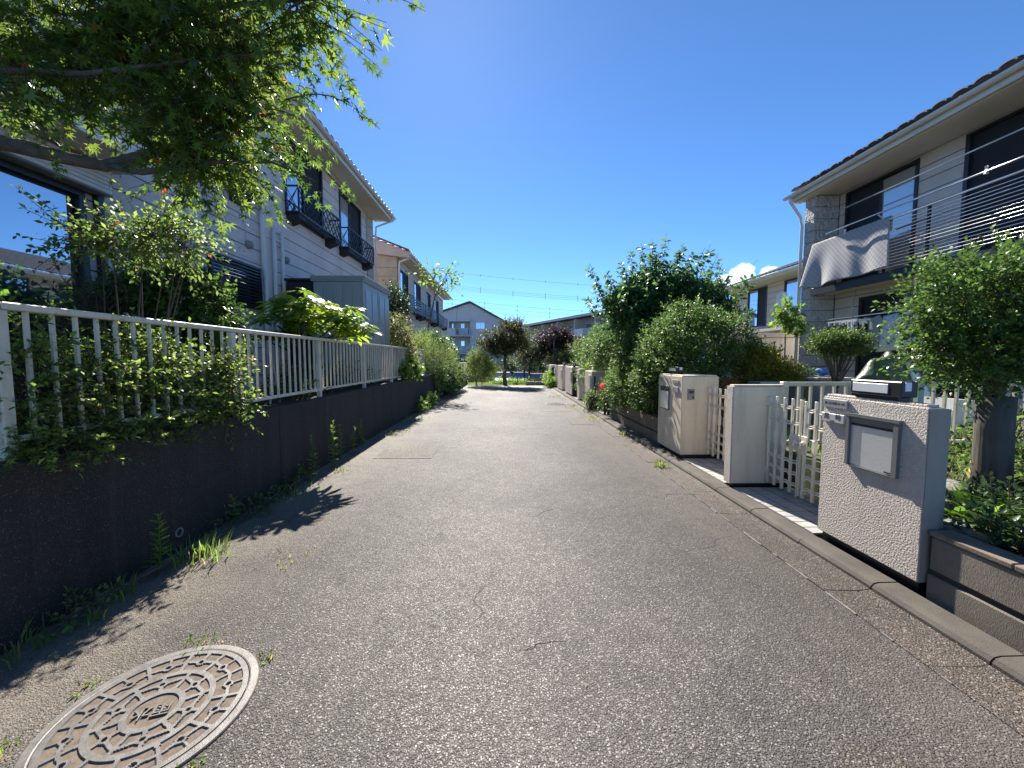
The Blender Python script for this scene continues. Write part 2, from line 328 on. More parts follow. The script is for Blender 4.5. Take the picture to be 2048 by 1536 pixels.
M = dict(
 asphalt=asphalt_mat('asphalt'), lot=asphalt_mat('parking_asphalt', False), aggregate=aggregate_mat('exposed_aggregate'),
 kerb=plain('kerb_concrete', (.088, .076, .062), .85, .25, 5, .6, 130, dirt=((.06, .05, .04), .7, 3)),
 gutter=asphalt_mat('gutter_concrete', False, (.9, .83, .75)),
 conc=plain('concrete', (.36, .345, .315), .85, .15, 3, .5, 90, dirt=((.16, .14, .12), .5, 2)),
 mortar=plain('old_mortar', (.2, .185, .165), .9, .3, 30),
 slab=plain('pale_slab', (.42, .40, .37), .8, .12, 6, .4, 80),
 white=plain('white_enamel', (.77, .68, .52), .45, .08, 7, .15, 60, dirt=((.34, .26, .17), .5, 9)),
 gate=plain('cream_cast_metal', (.8, .72, .58), .5, .08, 9, .2, 200, dirt=((.33, .29, .22), .35, 9)),
 stucco=stucco_mat('cream_stucco', (.78, .67, .5), 120, .35, .004, .65),
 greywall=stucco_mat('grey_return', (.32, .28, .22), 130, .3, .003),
 roughstucco=stucco_mat('rough_grey_stucco', (.8, .71, .61), 85, 1.0, .013, .45),
 siding=plain('siding', (.74, .645, .6), .75, .06, 1.5, .35, 140, dirt=((.3, .28, .27), .3, 1.2)),
 siding2=plain('siding_beige', (.64, .56, .47), .75, .06, 1.5, .35, 140, dirt=((.32, .3, .27), .3, 1.2)),
 siding3=plain('siding_grey', (.72, .64, .57), .75, .06, 1.5, .35, 140, dirt=((.32, .29, .26), .35, 1.2)), greypost=stucco_mat('pale_grey_stucco', (.68, .61, .53), 110, .4, .005, .5),
 backing=plain('siding_joint', (.07, .062, .06), .9), pink=plain('gable_panel', (.52, .41, .36), .8, .06, 2, .3, 60),
 tan=plain('tan_panel', (.42, .34, .26), .85, .14, 3, .5, 40),
 soffit=plain('soffit', (.66, .61, .55), .7, .04, 2), trim=plain('white_trim', (.74, .71, .66), .5, .04, 2, dirt=((.4, .39, .36), .3, 2)),
 tile=plain('dark_roof_tile', (.045, .042, .045), .55, .3, 3), redtile=plain('red_roof_tile', (.24, .075, .055), .6, .25, 3),
 frame=plain('dark_window_frame', (.018, .018, .022), .4, .2, 4), ironrail=plain('black_railing', (.014, .014, .016), .45, .2, 5),
 glass=glass_mat('window_glass'), glassblue=glass_mat('big_window_glass', (.03, .04, .05), .5), glasscurtain=glass_mat('curtained_glass', (.36, .38, .38), .18), glassdark=glass_mat('dark_glass', (.012, .013, .016), .12),
 screen=plain('insect_screen', (.025, .027, .032), .85), curtain=plain('curtain', (.4, .42, .44), .9),
 shed=plain('shed_steel', (.33, .36, .33), .45, .06, 2, dirt=((.22, .24, .21), .4, 1.5)), shedd=plain('shed_panel', (.27, .3, .285), .32, .06, 2),
 frameg=plain('mailbox_frame', (.16, .16, .155), .45), brown=plain('dark_brown_panel', (.025, .02, .018), .7), steel=brushed_mat('brushed_steel'), greyplas=plain('grey_frame', (.25, .25, .25), .5),
 black=plain('black_plastic', (.015, .016, .018), .4), lens=plain('white_lens', (.7, .71, .72), .3, .03), iron=iron_mat('cast_iron'),
 ink=plain('engraved_ink', (.05, .05, .055), .6), plate=plain('stone_plate', (.3, .3, .3), .55, .15, 60), plate2=plain('pale_plate', (.46, .46, .45), .5, .1, 50),
 tilewhite=plain('paving_tile', (.40, .39, .37), .55, .2, 11, .3, 120, dirt=((.17, .16, .15), .5, 9)), grout=plain('grout', (.035, .034, .033), .9),
 block=block_mat('split_block', (.3, .255, .2)), blockcap=plain('block_cap', (.2, .155, .115), .85, .25, 9, .5, 90),
 rockblock=stucco_mat('rock_face_block', (.66, .61, .56), 17, 1.0, .05, .15),
 soil=plain('garden_soil', (.075, .058, .042), .95, .4, 5, 1.0, 25, bdist=.03), ground=plain('ground_earth', (.11, .1, .07), .95, .35, .6, .5, 6),
 lawnbase=plain('lawn_soil', (.07, .085, .03), .95, .35, 3, .6, 30),
 bark=plain('bark', (.095, .078, .062), .9, .35, 18, 1.0, 45, bdist=.012), barkgrey=grain_mat('grey_bark', (.115, .1, .082)), twig=plain('twig', (.10, .065, .045), .85),
 stone=plain('garden_stone', (.2, .19, .17), .85, .35, 8, .9, 22, bdist=.02),
 futon=quilt_mat('futon_cloth'), sheet=plain('white_cloth', (.66, .68, .74), .9, .03, 4), darkcloth=plain('navy_cloth', (.02, .022, .035), .95), shirt=plain('grey_green_cloth', (.34, .36, .33), .9),
 tarp=plain('silver_tarp', (.42, .46, .44), .32, .1, 2, .4, 9, metal=.55, bdist=.05), tarpg=plain('green_tarp', (.07, .11, .05), .4, .3, 2, .4, 9, bdist=.05),
 whitebox=plain('white_plastic', (.72, .73, .72), .4, .04, 3), bluebag=plain('blue_plastic', (.05, .2, .55), .4, .2, 9),
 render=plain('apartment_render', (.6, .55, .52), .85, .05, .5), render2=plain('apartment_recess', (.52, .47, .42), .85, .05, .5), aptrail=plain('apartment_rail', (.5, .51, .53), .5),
 barwhite=plain('polished_bar', (.72, .73, .72), .22, .03, metal=.4), wire=plain('cable', (.02, .02, .022), .6), pole=plain('green_pole', (.35, .42, .38), .5),
 carred=plain('car_red', (.25, .02, .018), .25, .04), carblue=plain('car_blue', (.05, .09, .17), .25, .04), carwhite=plain('car_white', (.62, .64, .66), .25, .03), cargrey=plain('car_grey', (.07, .08, .1), .25, .04), tyre=plain('tyre', (.02, .02, .02), .85), chrome=plain('chrome', (.6, .62, .64), .12, .02, metal=1),
 flower=leafmat('red_petals', (.5, .02, .03), (.7, .06, .06), .4), yellow=leafmat('yellow_petals', (.6, .4, .02), (.7, .5, .05), .4),
 maple=leafmat('maple_leaf', (.03, .07, .012), (.11, .17, .022), .55, .38, (.42, .12, .03), .004),
 nandina=leafmat('nandina_leaf', (.035, .085, .018), (.17, .25, .045), .52, .4, (.22, .09, .05), .008),
 camellia=leafmat('camellia_leaf', (.018, .05, .013), (.095, .17, .025), .4, .34),
 fatsia=leafmat('fatsia_leaf', (.05, .13, .015), (.12, .22, .015), .5, .3),
 cherry=leafmat('broad_leaf', (.022, .062, .023), (.09, .175, .05), .4, .38),
 hedge=leafmat('hedge_leaf', (.022, .06, .015), (.115, .195, .042), .38, .48),
 bright=leafmat('bright_leaf', (.06, .14, .018), (.15, .25, .035), .48, .38),
 conifer=leafmat('golden_conifer', (.11, .13, .016), (.3, .29, .03), .5, .6), roundleaf=leafmat('small_round_leaf', (.024, .065, .012), (.085, .16, .026), .38, .36),
 olive=leafmat('olive_leaf', (.05, .085, .022), (.15, .17, .05), .42, .5, (.3, .16, .04), .04),
 darkleaf=leafmat('dark_leaf', (.014, .035, .012), (.035, .075, .022), .3, .45),
 purple=leafmat('purple_leaf', (.018, .02, .016), (.06, .028, .03), .34, .5),
 rusty=leafmat('rusty_leaf', (.022, .045, .014), (.065, .085, .024), .36, .5, (.24, .1, .035), .05),
 feather=leafmat('feathery_leaf', (.09, .15, .035), (.24, .32, .08), .42, .6), grass=leafmat('grass_blade', (.06, .12, .02), (.17, .26, .05), .45, .5, (.3, .24, .1), .1), dry=leafmat('dry_leaf', (.2, .11, .05), (.36, .24, .13), .3, .7),
)
# cloud: a small volume of white vapour
m, n, l, p = nmat('cloud_white'); n.remove(p); vv = n.new('ShaderNodeVolumePrincipled'); vv.inputs['Color'].default_value = (1, 1, 1, 1); l.new(ramp(n, l, noise(n, l, pos(n), .07, 4, .6), [(.38, 0), (.62, .09)]), vv.inputs['Density']); vv.inputs['Anisotropy'].default_value = .45
l.new(vv.outputs[0], n['Material Output'].inputs['Volume']); M['cloud'] = m
SC.cycles.volume_bounces = 2
# ================================================================== setting
rng0 = random.Random(5)
g = mk('ground', [(-1500, -60, -.06), (1500, -60, -.06), (1500, 23, -.06), (-1500, 23, -.06), (1500, 27.5, -1.25), (-1500, 27.5, -1.25), (1500, 2500, -1.25), (-1500, 2500, -1.25)],
       [(0, 1, 2, 3), (3, 2, 4, 5), (5, 4, 6, 7)], M['ground']); struct(g, 'bare earth ground under the lane and the gardens')
struct(bx('parking_lot', -30, 45, 29, 50, -1.3, -1.236, M['lot']), 'asphalt car park below the end of the lane')
struct(bx('road', -2.5, 1.985, -9, 19.3, -.05, 0, M['asphalt']), 'narrow worn grey asphalt lane with sandy edges')
gt = struct(bx('gutter', 1.985, 2.29, -9, 20.5, -.06, -.022, M['grout']), 'concrete gutter strip along the right side of the lane')
kb = struct(bx('kerb', 2.285, 2.46, -9, 20.5, -.06, -.01, M['grout']), 'low concrete kerb along the right side of the lane')
y = -3.1; k = 0
while y < 20:
    h = .002 * math.sin(k * 2.3)
    prism('gutter_slab', [(1.989, -.02), (2.283, -.02), (2.283, .006 + h), (2.2, -.004 + h), (1.989, .003 + h)], 'y', y + .0015, y + .5985, M['gutter'], gt)
    prism('kerb_stone', [(2.288, -.02), (2.455, -.02), (2.455, .05 + h), (2.335, .048 + h), (2.306, .04 + h), (2.29, .02 + h)], 'y', y + .004, y + .596, M['kerb'], kb)
    y += .6; k += 1
rj = random.Random(17); yy = -.2
while yy < 9:
    L_ = rj.uniform(.03, .22)
    bx('mortar_line', 1.98 + rj.uniform(-.005, .003), 1.99, yy, yy + L_, -.01, .0062, M['mortar'], gt); yy += L_ + rj.uniform(.02, .25)
# pale slabs at the end of the lane
pv = struct(bx('pavement', -2.5, 2.3, 19.32, 20.9, -.06, -.012, M['conc']), 'pale concrete crossing at the end of the lane')
for i, x in enumerate((-2.47, -1.27, -.07, 1.13)):
    bx('paving_slab', x + .005, x + 1.19, 19.34, 20.88, -.02, .002 + .0015 * i, M['slab'] if i in (0, 2) else M['conc'], pv)
# small cement patches in the asphalt, far right
for (x0, x1, y0, y1, lb) in ((1.0, 1.75, 10.5, 10.95, 'thin pale cement patch just nearer than the far manhole cover'), (1.45, 1.95, 8.4, 8.95, 'cement patch by the gutter in front of the block wall'), (-1.95, -1.1, 5.55, 6.15, 'grey repair patch in the lane beside the tall weeds')):
    struct(bx('road_patch', x0, x1, y0, y1, -.02, .004, M['gutter']), lb)
# pothole repair at the bottom edge
rp = random.Random(3); pts = [(1.33 + (.15 + .05 * rp.random()) * math.cos(a), 1.16 + (.15 + .05 * rp.random()) * math.sin(a)) for a in [i * math.pi / 9 for i in range(18)]]
struct(prism('road_patch', pts, 'z', -.02, .005, M['gutter'], None), 'brown broken patch in the asphalt nearest the camera')

# gardens
struct(bx('garden_left', -30, -2.74, -6, 27, -.08, .9, M['soil']), 'raised garden bed behind the left retaining wall')
struct(bx('garden_right', 2.63, 30, -6, 2.93, -.08, .36, M['soil']), 'planted soil bed behind the right block wall')
struct(bx('yard', 3.12, 30, 2.95, 30, -.08, .42, M['lawnbase']), 'house yards on the right behind the gates')
struct(bx('bed_strip', 2.63, 3.1, 5.6, 9.1, -.07, .44, M['soil']), 'hedge bed behind the dark block wall')
struct(bx('carport_floor', 2.47, 3.1, 9.12, 22, -.07, .05, M['conc']), 'concrete forecourt beside the far gate posts')
# tiled entrances behind the two gates
for (nm, lb, y0, y1) in (('entrance_paving', 'small square tiles in front of the near gate', 2.97, 4.08), ('entrance_paving', 'small square tiles in front of the far gate', 4.24, 5.3)):
    e = struct(bx(nm, 2.458, 3.11, y0, y1, -.05, .048, M['grout']), lb)
    nx, ny = 4, int((y1 - y0) / .105)
    for i in range(nx):
        for j in range(ny):
            x = 2.461 + i * .162; yy = y0 + .004 + j * ((y1 - y0) / ny)
            bx('paving_tile', x + .006, x + .154, yy + .005, yy + (y1 - y0) / ny - .006, .04, .0535 + .0012 * rng0.random(), M['tilewhite'], e)

# ================================================================== left retaining wall
w = thing('retaining_wall', 'long dark exposed aggregate retaining wall along the left of the lane', 'wall', (-2.6, 8, 0))
for (a, b) in ((-6, 1.2), (1.202, 4.2), (4.202, 7.2), (7.202, 10.6), (10.602, 14), (14.002, 17.2), (17.202, 19.4)):
    bx('wall_panel', -2.74, -2.48, a, b, -.05, .927, M['aggregate'], w, .006)
v, f = latv([(.035, 0), (.035, .012), (.026, .012), (.026, -.03)], n=16)
mk('drain_pipe', [(-2.484 + q[2], 2.87 + q[0], .141 + q[1]) for q in v], f, M['greyplas'], w)
w2 = thing('garden_wall', 'white rendered garden wall on a dark base at the end of the lane', 'wall', (-2.5, 21.5, 0))
bx('base', -2.66, -2.4, 19.42, 23.7, -.1, .52, M['aggregate'], w2, .01); bx('wall', -2.62, -2.43, 19.42, 23.7, .521, 1.2, M['trim'], w2, .01); bx('coping', -2.65, -2.405, 19.4, 23.72, 1.201, 1.24, M['conc'], w2, .008)
w3 = thing('low_wall', 'low beige wall crossing behind the yellow green shrub', 'wall', (-1.6, 23.9, 0))
bx('wall', -2.4, -.75, 23.75, 23.95, -.4, .42, M['conc'], w3, .01); bx('coping', -2.4, -.72, 23.72, 23.98, .421, .47, M['conc'], w3, .008)
w4 = thing('low_planter', 'low dark stone edging at the right end of the lane', 'planter', (1.9, 21.2, 0))
for i in range(3): bx('stone_block', 1.05 + i * .52, 1.56 + i * .52, 21.1, 21.4, -.1, .2, M['stone'], w4, .02)

# ================================================================== left fence
fc = thing('railing_fence', 'long cream metal railing on top of the left retaining wall', 'fence', (-2.58, 7, .92))
FX = -2.59
posts = [.34, 2.01, 3.68, 5.35, 7.03, 8.7, 10.38, 12.06]
for py in posts: bx('post', FX - .027, FX + .027, py - .027, py + .027, .925, 1.70, M['white'], fc, .004)
for a, b in zip(posts[:-1], posts[1:]):
    bx('top_rail', FX - .03, FX + .03, a + .002 if a != posts[0] else a, b - .002, 1.703, 1.742, M['white'], fc, .005)
    bx('bottom_rail', FX - .018, FX + .018, a + .029, b - .029, 1.012, 1.046, M['white'], fc, .003)
    nb = 13; v, f = boxv(-.009, .009, -.009, .009, 1.0465, 1.7025); me = bpy.data.meshes.new('baluster'); me.from_pydata(v, [], f); me.materials.append(M['white'])
    for i in range(1, nb + 1): inst('baluster', me, (FX, a + (b - a) * i / (nb + 1), 0), fc)

# ================================================================== house kit
def cells(y0, y1, z0, z1, ops):
    ys = sorted({y0, y1, *[q for o in ops for q in o[:2] if y0 < q < y1]}); zs = sorted({z0, z1, *[q for o in ops for q in o[2:4] if z0 < q < z1]})
    out = []
    for a, b in zip(zs[:-1], zs[1:]):
        run = None
        for c, d in zip(ys[:-1], ys[1:]):
            hole = any(o[0] < (c + d) / 2 < o[1] and o[2] < (a + b) / 2 < o[3] for o in ops)
            if hole:
                if run: out.append((*run, a, b)); run = None
            else: run = (run[0], d) if run else (c, d)
        if run: out.append((*run, a, b))
    return out
def wall_x(house, xw, s, y0, y1, z0, z1, ops, mat, course=.255, t=.012, depth=.2, name='wall', skip=()):
    back = multi(name, [boxv(min(xw - s * t, xw - s * depth), max(xw - s * t, xw - s * depth), *c) for c in cells(y0, y1, z0, z1, ops)], M['backing'], house)
    z = z0; rr = random.Random(int(xw * 100))
    while z < z1 - .02:
        ze = min(z + course, z1)
        for c in cells(y0, y1, z + .006, ze - .007, list(ops) + list(skip)):
            a = c[0]
            while a < c[1] - .01:
                b = min(c[1], a + 3.03)
                if c[1] - b < .4: b = c[1]
                bx('siding_board', xw - s * t, xw + s * .0015 * rr.random(), a + .001, b - .002, c[2], c[3], mat, back, .004); a = b
        z = ze
    return back
def window_x(house, xw, s, y0, y1, z0, z1, panes, name='window', fw=.05, proud=.025, inset=.06, label=None):
    """panes: list of (fraction_start, fraction_end, material, offset)"""
    a, b = xw - s * .05, xw + s * proud
    parts = [boxv(a, b, y0 - fw * .3, y0 + fw, z0, z1), boxv(a, b, y1 - fw, y1 + fw * .3, z0, z1), boxv(a, b, y0 + fw, y1 - fw, z1 - fw, z1), boxv(a, b + s * .02, y0 + fw, y1 - fw, z0, z0 + fw)]
    parts = [((np.array(v) if 1 else v).tolist(), f) for v, f in parts]
    fr = multi(name, parts, M['frame'], house)
    if label: fr['label'] = label
    Y0, Y1, Z0, Z1 = y0 + fw, y1 - fw, z0 + fw, z1 - fw
    for (p0, p1, mt, off) in panes:
        q0 = Y0 + (Y1 - Y0) * p0; q1 = Y0 + (Y1 - Y0) * p1; xx = xw - s * (inset - .0) + s * off; sw = .03
        multi('sash', [boxv(min(xx, xx + s * .022), max(xx, xx + s * .022), *c) for c in ((q0, q0 + sw, Z0, Z1), (q1 - sw, q1, Z0, Z1), (q0 + sw, q1 - sw, Z0, Z0 + sw), (q0 + sw, q1 - sw, Z1 - sw, Z1))], M['frame'], fr)
        bx('pane', min(xx + s * .006, xx + s * .014), max(xx + s * .006, xx + s * .014), q0 + sw, q1 - sw, Z0 + sw, Z1 - sw, M[mt], fr)
    bx('reveal', min(xw - s * .13, xw - s * .1), max(xw - s * .13, xw - s * .1), y0, y1, z0, z1, M['brown'], fr)
    return fr
def roof_x(house, xe, s, ze, y0, y1, run, slope, mat, per=.27, rows=None):
    """eave along y at xe; the roof rises away from the lane (towards -s)"""
    rows = rows or int(run / .32); na = 6; ncol = int((y1 - y0) / per); V = []; F = []
    ys = [y0 + per * i / na for i in range(ncol * na + 1)]
    prof = [.035 * max(0, math.sin(math.pi * (i % na) / na * 1.0)) ** .8 if na else 0 for i in range(len(ys))]
    xs = []
    for r in range(rows):
        xs.append((r / rows * run, .03)); xs.append(((r + 1) / rows * run - .002, 0))
    for (d, st) in xs:
        for yy, pz in zip(ys, prof): V.append((xe - s * d, yy, ze + d * slope + st + pz))
    n = len(ys)
    for i in range(len(xs) - 1):
        for j in range(n - 1): F.append((i * n + j, i * n + j + 1, (i + 1) * n + j + 1, (i + 1) * n + j))
    rf = mk('roof', V, F, mat, house)
    bx('roof_deck', xe - s * .05, xe - s * run, y0 + .02, y1 - .02, ze - .02, ze - .012, M['trim'], rf) if False else None
    V = []; K = 7
    for d in (-.03, .24):
        for i in range(K):
            a = math.pi * i / (K - 1); V.append((-s * d, -per * .42 * math.cos(a), .012 + .05 * math.sin(a) + d * slope + .035))
    for d in (-.03, .24):
        for i in range(K):
            a = math.pi * i / (K - 1); V.append((-s * d, -per * .34 * math.cos(a), .012 + .034 * math.sin(a) + d * slope + .035))
    F = [(i, i + 1, K + i + 1, K + i) for i in range(K - 1)] + [(2 * K + i + 1, 2 * K + i, 3 * K + i, 3 * K + i + 1) for i in range(K - 1)] + [(i + 1, i, 2 * K + i, 2 * K + i + 1) for i in range(K - 1)]
    me = bpy.data.meshes.new('roof_tile'); me.from_pydata(V, [], F); me.materials.append(mat)
    for i in range(ncol): inst('roof_tile', me, (xe, y0 + per * (i + .5), ze), rf)
    return rf
def gutter_y(house, x, z, y0, y1, r=.055, mat='trim'):
    n = 9; V = []; F = []
    for yy in (y0, y1):
        for rr in (r, r - .006):
            for i in range(n): a = math.pi + math.pi * i / (n - 1); V.append((x + rr * math.cos(a), yy, z + rr * math.sin(a)))
    for i in range(n - 1):
        F += [(i, i + 1, 2 * n + i + 1, 2 * n + i), (n + i + 1, n + i, 3 * n + i, 3 * n + i + 1), (i, n + i, n + i + 1, i + 1), (2 * n + i + 1, 3 * n + i + 1, 3 * n + i, 2 * n + i)]
    F += [(0, 2 * n, 3 * n, n), (n - 1, 2 * n - 1, 4 * n - 1, 3 * n - 1)]
    gobj = mk('gutter', V, F, M[mat], house)
    yy = y0 + .4
    while yy < y1: bx('bracket', x - r - .004, x + r + .004, yy, yy + .025, z - .004, z + .004, M[mat], gobj); yy += .9
    return gobj

# ================================================================== left house
H1 = thing('house', 'two storey pale house with black lattice window boxes behind the left railing', 'house', (-4.6, 7, .9), 'houses on the lane')
XW = -4.6
ops = [(8.3, 9.95, 4.45, 6.1), (10.95, 12.5, 4.45, 6.1), (5.5, 6.75, 4.3, 5.7), (6.1, 7.33, 2.35, 3.12), (1.2, 4.36, 1.35, 3.25)]
wall_x(H1, XW, 1, .4, 13.62, .9, 6.2, ops, M['siding'], skip=[(7.46, 7.9, .8, 6.3), (12.98, 13.62, .8, 6.3), (1.1, 4.6, 3.26, 3.8)])
bx('wall_strip', XW - .012, XW + .004, 7.462, 7.898, .9, 6.195, M['siding'], H1, .003)
mk_ = bx('end_wall', XW - 6, XW - .2, 13.4, 13.62, .9, 6.2, M['siding2'], H1)
for i in range(16): bx('corner_block', XW - .011, XW + .018, 13.0, 13.62, .93 + i * .33, 1.253 + i * .33, M['rockblock'], H1, .008)
window_x(H1, XW, 1, 8.3, 9.95, 4.45, 6.1, [(0, .52, 'glass', 0), (.48, 1, 'screen', .024)])
window_x(H1, XW, 1, 10.95, 12.5, 4.45, 6.1, [(0, .52, 'glasscurtain', 0), (.48, 1, 'screen', .024)])
window_x(H1, XW, 1, 5.5, 6.75, 4.3, 5.7, [(0, .52, 'glass', 0), (.48, 1, 'glass', .024)])
window_x(H1, XW, 1, 1.2, 4.36, 1.35, 3.25, [(0, .34, 'glassblue', .024), (.32, 1, 'glassblue', 0)], label='large window mirroring the sky')
# shutter box and slab above the big window
sb = bx('shutter_box', XW, XW + .16, 1.1, 4.55, 3.27, 3.56, M['greyplas'], H1, .01)
for i in range(6): bx('slat', XW + .16, XW + .168, 1.12, 4.53, 3.29 + i * .044, 3.329 + i * .044, M['trim'], sb, .003)
bx('shutter_rail', XW + .004, XW + .07, 4.46, 4.53, 1.3, 3.26, M['frame'], H1, .004)
bx('canopy_slab', XW + .003, XW + .62, .4, 4.72, 3.6, 3.68, M['soffit'], H1, .006); bx('canopy_fascia', XW + .625, XW + .65, .4, 4.74, 3.57, 3.8, M['trim'], H1, .004)
bx('canopy_top', XW + .003, XW + .62, .4, 4.72, 3.683, 3.78, M['siding'], H1, .004)
# louvred window guard
lg = thing_l = multi('window_guard', [boxv(XW - .02, XW + .06, 6.1, 6.14, 2.35, 3.12), boxv(XW - .02, XW + .06, 7.29, 7.33, 2.35, 3.12), boxv(XW - .02, XW + .06, 6.14, 7.29, 3.08, 3.12), boxv(XW - .02, XW + .06, 6.14, 7.29, 2.35, 2.39)], M['ironrail'], H1)
bx('pane', XW - .09, XW - .075, 6.1, 7.33, 2.35, 3.12, M['glassdark'], lg)
for i in range(12): bx('slat', XW + .028, XW + .05, 6.142, 7.288, 2.405 + i * .057, 2.433 + i * .057, M['ironrail'], lg)
# eaves
bx('soffit', XW + .02, -3.99, .3, 13.78, 6.205, 6.225, M['soffit'], H1); bx('fascia', -3.985, -3.96, .3, 13.8, 6.19, 6.38, M['trim'], H1, .004)
bx('soffit_vent_strip', -4.12, -4.0, .3, 13.78, 6.18, 6.2, M['soffit'], H1, .004)
gutter_y(H1, -3.9, 6.34, .3, 13.86)
roof_x(H1, -3.93, 1, 6.36, .25, 13.85, 5.2, .42, M['tile'])
prism('gable_wall', [(XW - 6, 6.2), (XW, 6.2), (-3.95, 6.3), (-9.1, 8.4), (XW - 6, 7.8)], 'y', 13.45, 13.6, M['siding2'], H1)
tube('downpipe', [(-3.9, 13.7, 6.3), (-3.9, 13.7, 6.22), (-4.5, 13.68, 6.0), (-4.52, 13.66, 5.6), (-4.52, 13.66, .95)], .032, M['trim'], H1, 10)
tube('downpipe', [(XW + .06, 7.4, 6.18), (XW + .06, 7.4, 3.2), (XW + .06, 7.46, 3.0), (XW + .06, 7.46, 2.5), (XW + .06, 7.42, 2.3), (XW + .06, 7.42, .95)], .04, M['trim'], H1, 10)
tube('vent_pipe', [(XW + .06, 7.75, 4.02), (XW + .06, 7.75, .95)], .037, M['trim'], H1, 10); tube('vent_pipe', [(XW + .06, 8.03, 4.0), (XW + .06, 8.03, 2.6)], .035, M['trim'], H1, 10)
for yy in (3.8,): bar('pipe_clip', (XW, 7.44, yy), (XW + .05, 8.0, yy), .02, .02, M['trim'], H1)
tube('wall_cable', [(XW + .02, 6.55, 3.86), (XW + .02, 6.98, 3.86), (XW + .02, 7.0, 3.5)], .006, M['trim'], H1, 6)
for (yy, zz) in ((7.06, 3.48), (8.22, 3.5)):
    v, f = latv([(.075, 0), (.075, .03), (.06, .07), (.02, .095)], n=14); hd = mk('vent_hood', [(XW + q[2], yy + q[0], zz + q[1]) for q in v], f, M['greyplas'], H1, True)
# lattice window boxes
def window_box(y0, y1, z0, zt, x0, x1, lattice=True, parent=None):
    pr = multi('window_box', [boxv(x0, x1, y0, y0 + .03, z0, z0 + .035), boxv(x0, x1, y1 - .03, y1, z0, z0 + .035), boxv(x1 - .035, x1, y0 + .03, y1 - .03, z0, z0 + .035),
        boxv(x0, x1 - .03, y0, y0 + .028, zt - .03, zt), boxv(x0, x1 - .03, y1 - .028, y1, zt - .03, zt), boxv(x1 - .03, x1, y0, y1, zt - .03, zt)], M['ironrail'], parent)
    for yy in ((y0, y0 + .03), (y1 - .03, y1), ((y0 + y1) / 2 - .014, (y0 + y1) / 2 + .014)): bx('post', x1 - .03, x1 - .001, *yy, z0 + .036, zt - .031, M['ironrail'], pr)
    for i in range(3): xx = x0 + .02 + (x1 - x0 - .05) * i / 3; bx('floor_slat', xx, xx + .045, y0 + .031, y1 - .031, z0 + .006, z0 + .026, M['ironrail'], pr)
    for yy in (y0 + .02, y1 - .32): prism('support_bracket', [(x0 + .0, z0 - .2), (x1 - .02, z0 - .1), (x1 - .02, z0 - .002), (x0, z0 - .002)], 'y', yy, yy + .26, M['brown'], pr)
    zz0, zz1 = z0 + .05, zt - .035; hh = zz1 - zz0
    if lattice:
        step = hh * .42; nn = int((y1 - y0) / step) + 2
        for k in range(-2, nn):
            for sg in (1, -1):
                a = y0 + .03 + k * step; b = a + hh * .9; za, zb = (zz0, zz1) if sg > 0 else (zz1, zz0)
                lo, hi = y0 + .03, y1 - .03
                if b <= lo or a >= hi: continue
                t0 = max(0, (lo - a) / (b - a)); t1 = min(1, (hi - a) / (b - a))
                if t1 - t0 < .08: continue
                xo = x1 - .018 + sg * .005
                bar('lattice_bar', (xo, a + (b - a) * t0, za + (zb - za) * t0), (xo, a + (b - a) * t1, za + (zb - za) * t1), .009, .018, M['ironrail'], pr, (1, 0, 0))
        for sg in (1, -1): bar('lattice_bar', (x0 + .02, y0 + .014 + sg * .004, zz0 if sg > 0 else zz1), (x1 - .03, y0 + .014 + sg * .004, zz1 if sg > 0 else zz0), .016, .008, M['ironrail'], pr)
        for sg in (1, -1): bar('lattice_bar', (x0 + .02, y0 + .024 + sg * .004, (zz0 if sg > 0 else zz1) * .5 + .25 * (zz0 + zz1)), (x1 - .03, y0 + .024 + sg * .004, (zz1 if sg > 0 else zz0)), .016, .008, M['ironrail'], pr)
    else:
        for k in range(5): bx('rail_slat', x1 - .026, x1 - .006, y0 + .031, y1 - .031, zz0 + hh * k / 5, zz0 + hh * k / 5 + hh * .13, M['ironrail'], pr)
    return pr
window_box(8.3, 10.35, 4.5, 5.06, XW + .004, XW + .29, True, H1)
window_box(10.85, 12.86, 4.5, 5.06, XW + .004, XW + .29, True, H1)
window_box(5.35, 6.95, 4.28, 4.8, XW + .004, XW + .29, True, H1)

# ================================================================== shed and cabinet
S = thing('garden_shed', 'grey green steel storage shed standing against the left house', 'shed', (-3.35, 8.7, .9))
bx('body', -3.86, -2.88, 7.86, 9.54, .93, 3.0, M['shed'], S, .006)
for i in range(5): bx('side_panel', -3.84 + i * .19, -3.66 + i * .19, 7.848, 7.8595, 1.02, 2.93, M['shed'], S, .006)
bx('corner_post', -2.9, -2.862, 7.84, 7.9, .93, 3.0, M['shed'], S, .008)
for k, (a, b) in enumerate(((7.91, 8.72), (8.73, 9.52))):
    d = bx('door', -2.879, -2.866 + .008 * k, a, b, 1.0, 2.93, M['shed'], S, .004)
    for j in range(2): bx('door_panel', -2.8655 + .008 * k, -2.858 + .008 * k, a + .07 + j * .37, a + .36 + j * .37, 1.06, 2.86, M['shedd'], d, .008)
for j in range(4): bx('roof_trim', -3.9 - .0, -2.85 + .012 * j, 7.835 - .008 * j, 9.56 + .008 * j, 3.001 + j * .026, 3.026 + j * .026, M['shed'], S, .003)
S2 = thing('storage_cabinet', 'dark brown lean to cabinet between the shed and the left house', 'cabinet', (-4.2, 8.1, .9))
bx('body', -4.5, -3.9, 8.05, 9.3, .93, 3.04, M['brown'], S2, .01); bx('roof', -4.52, -3.89, 8.0, 9.35, 3.041, 3.09, M['brown'], S2, .008)

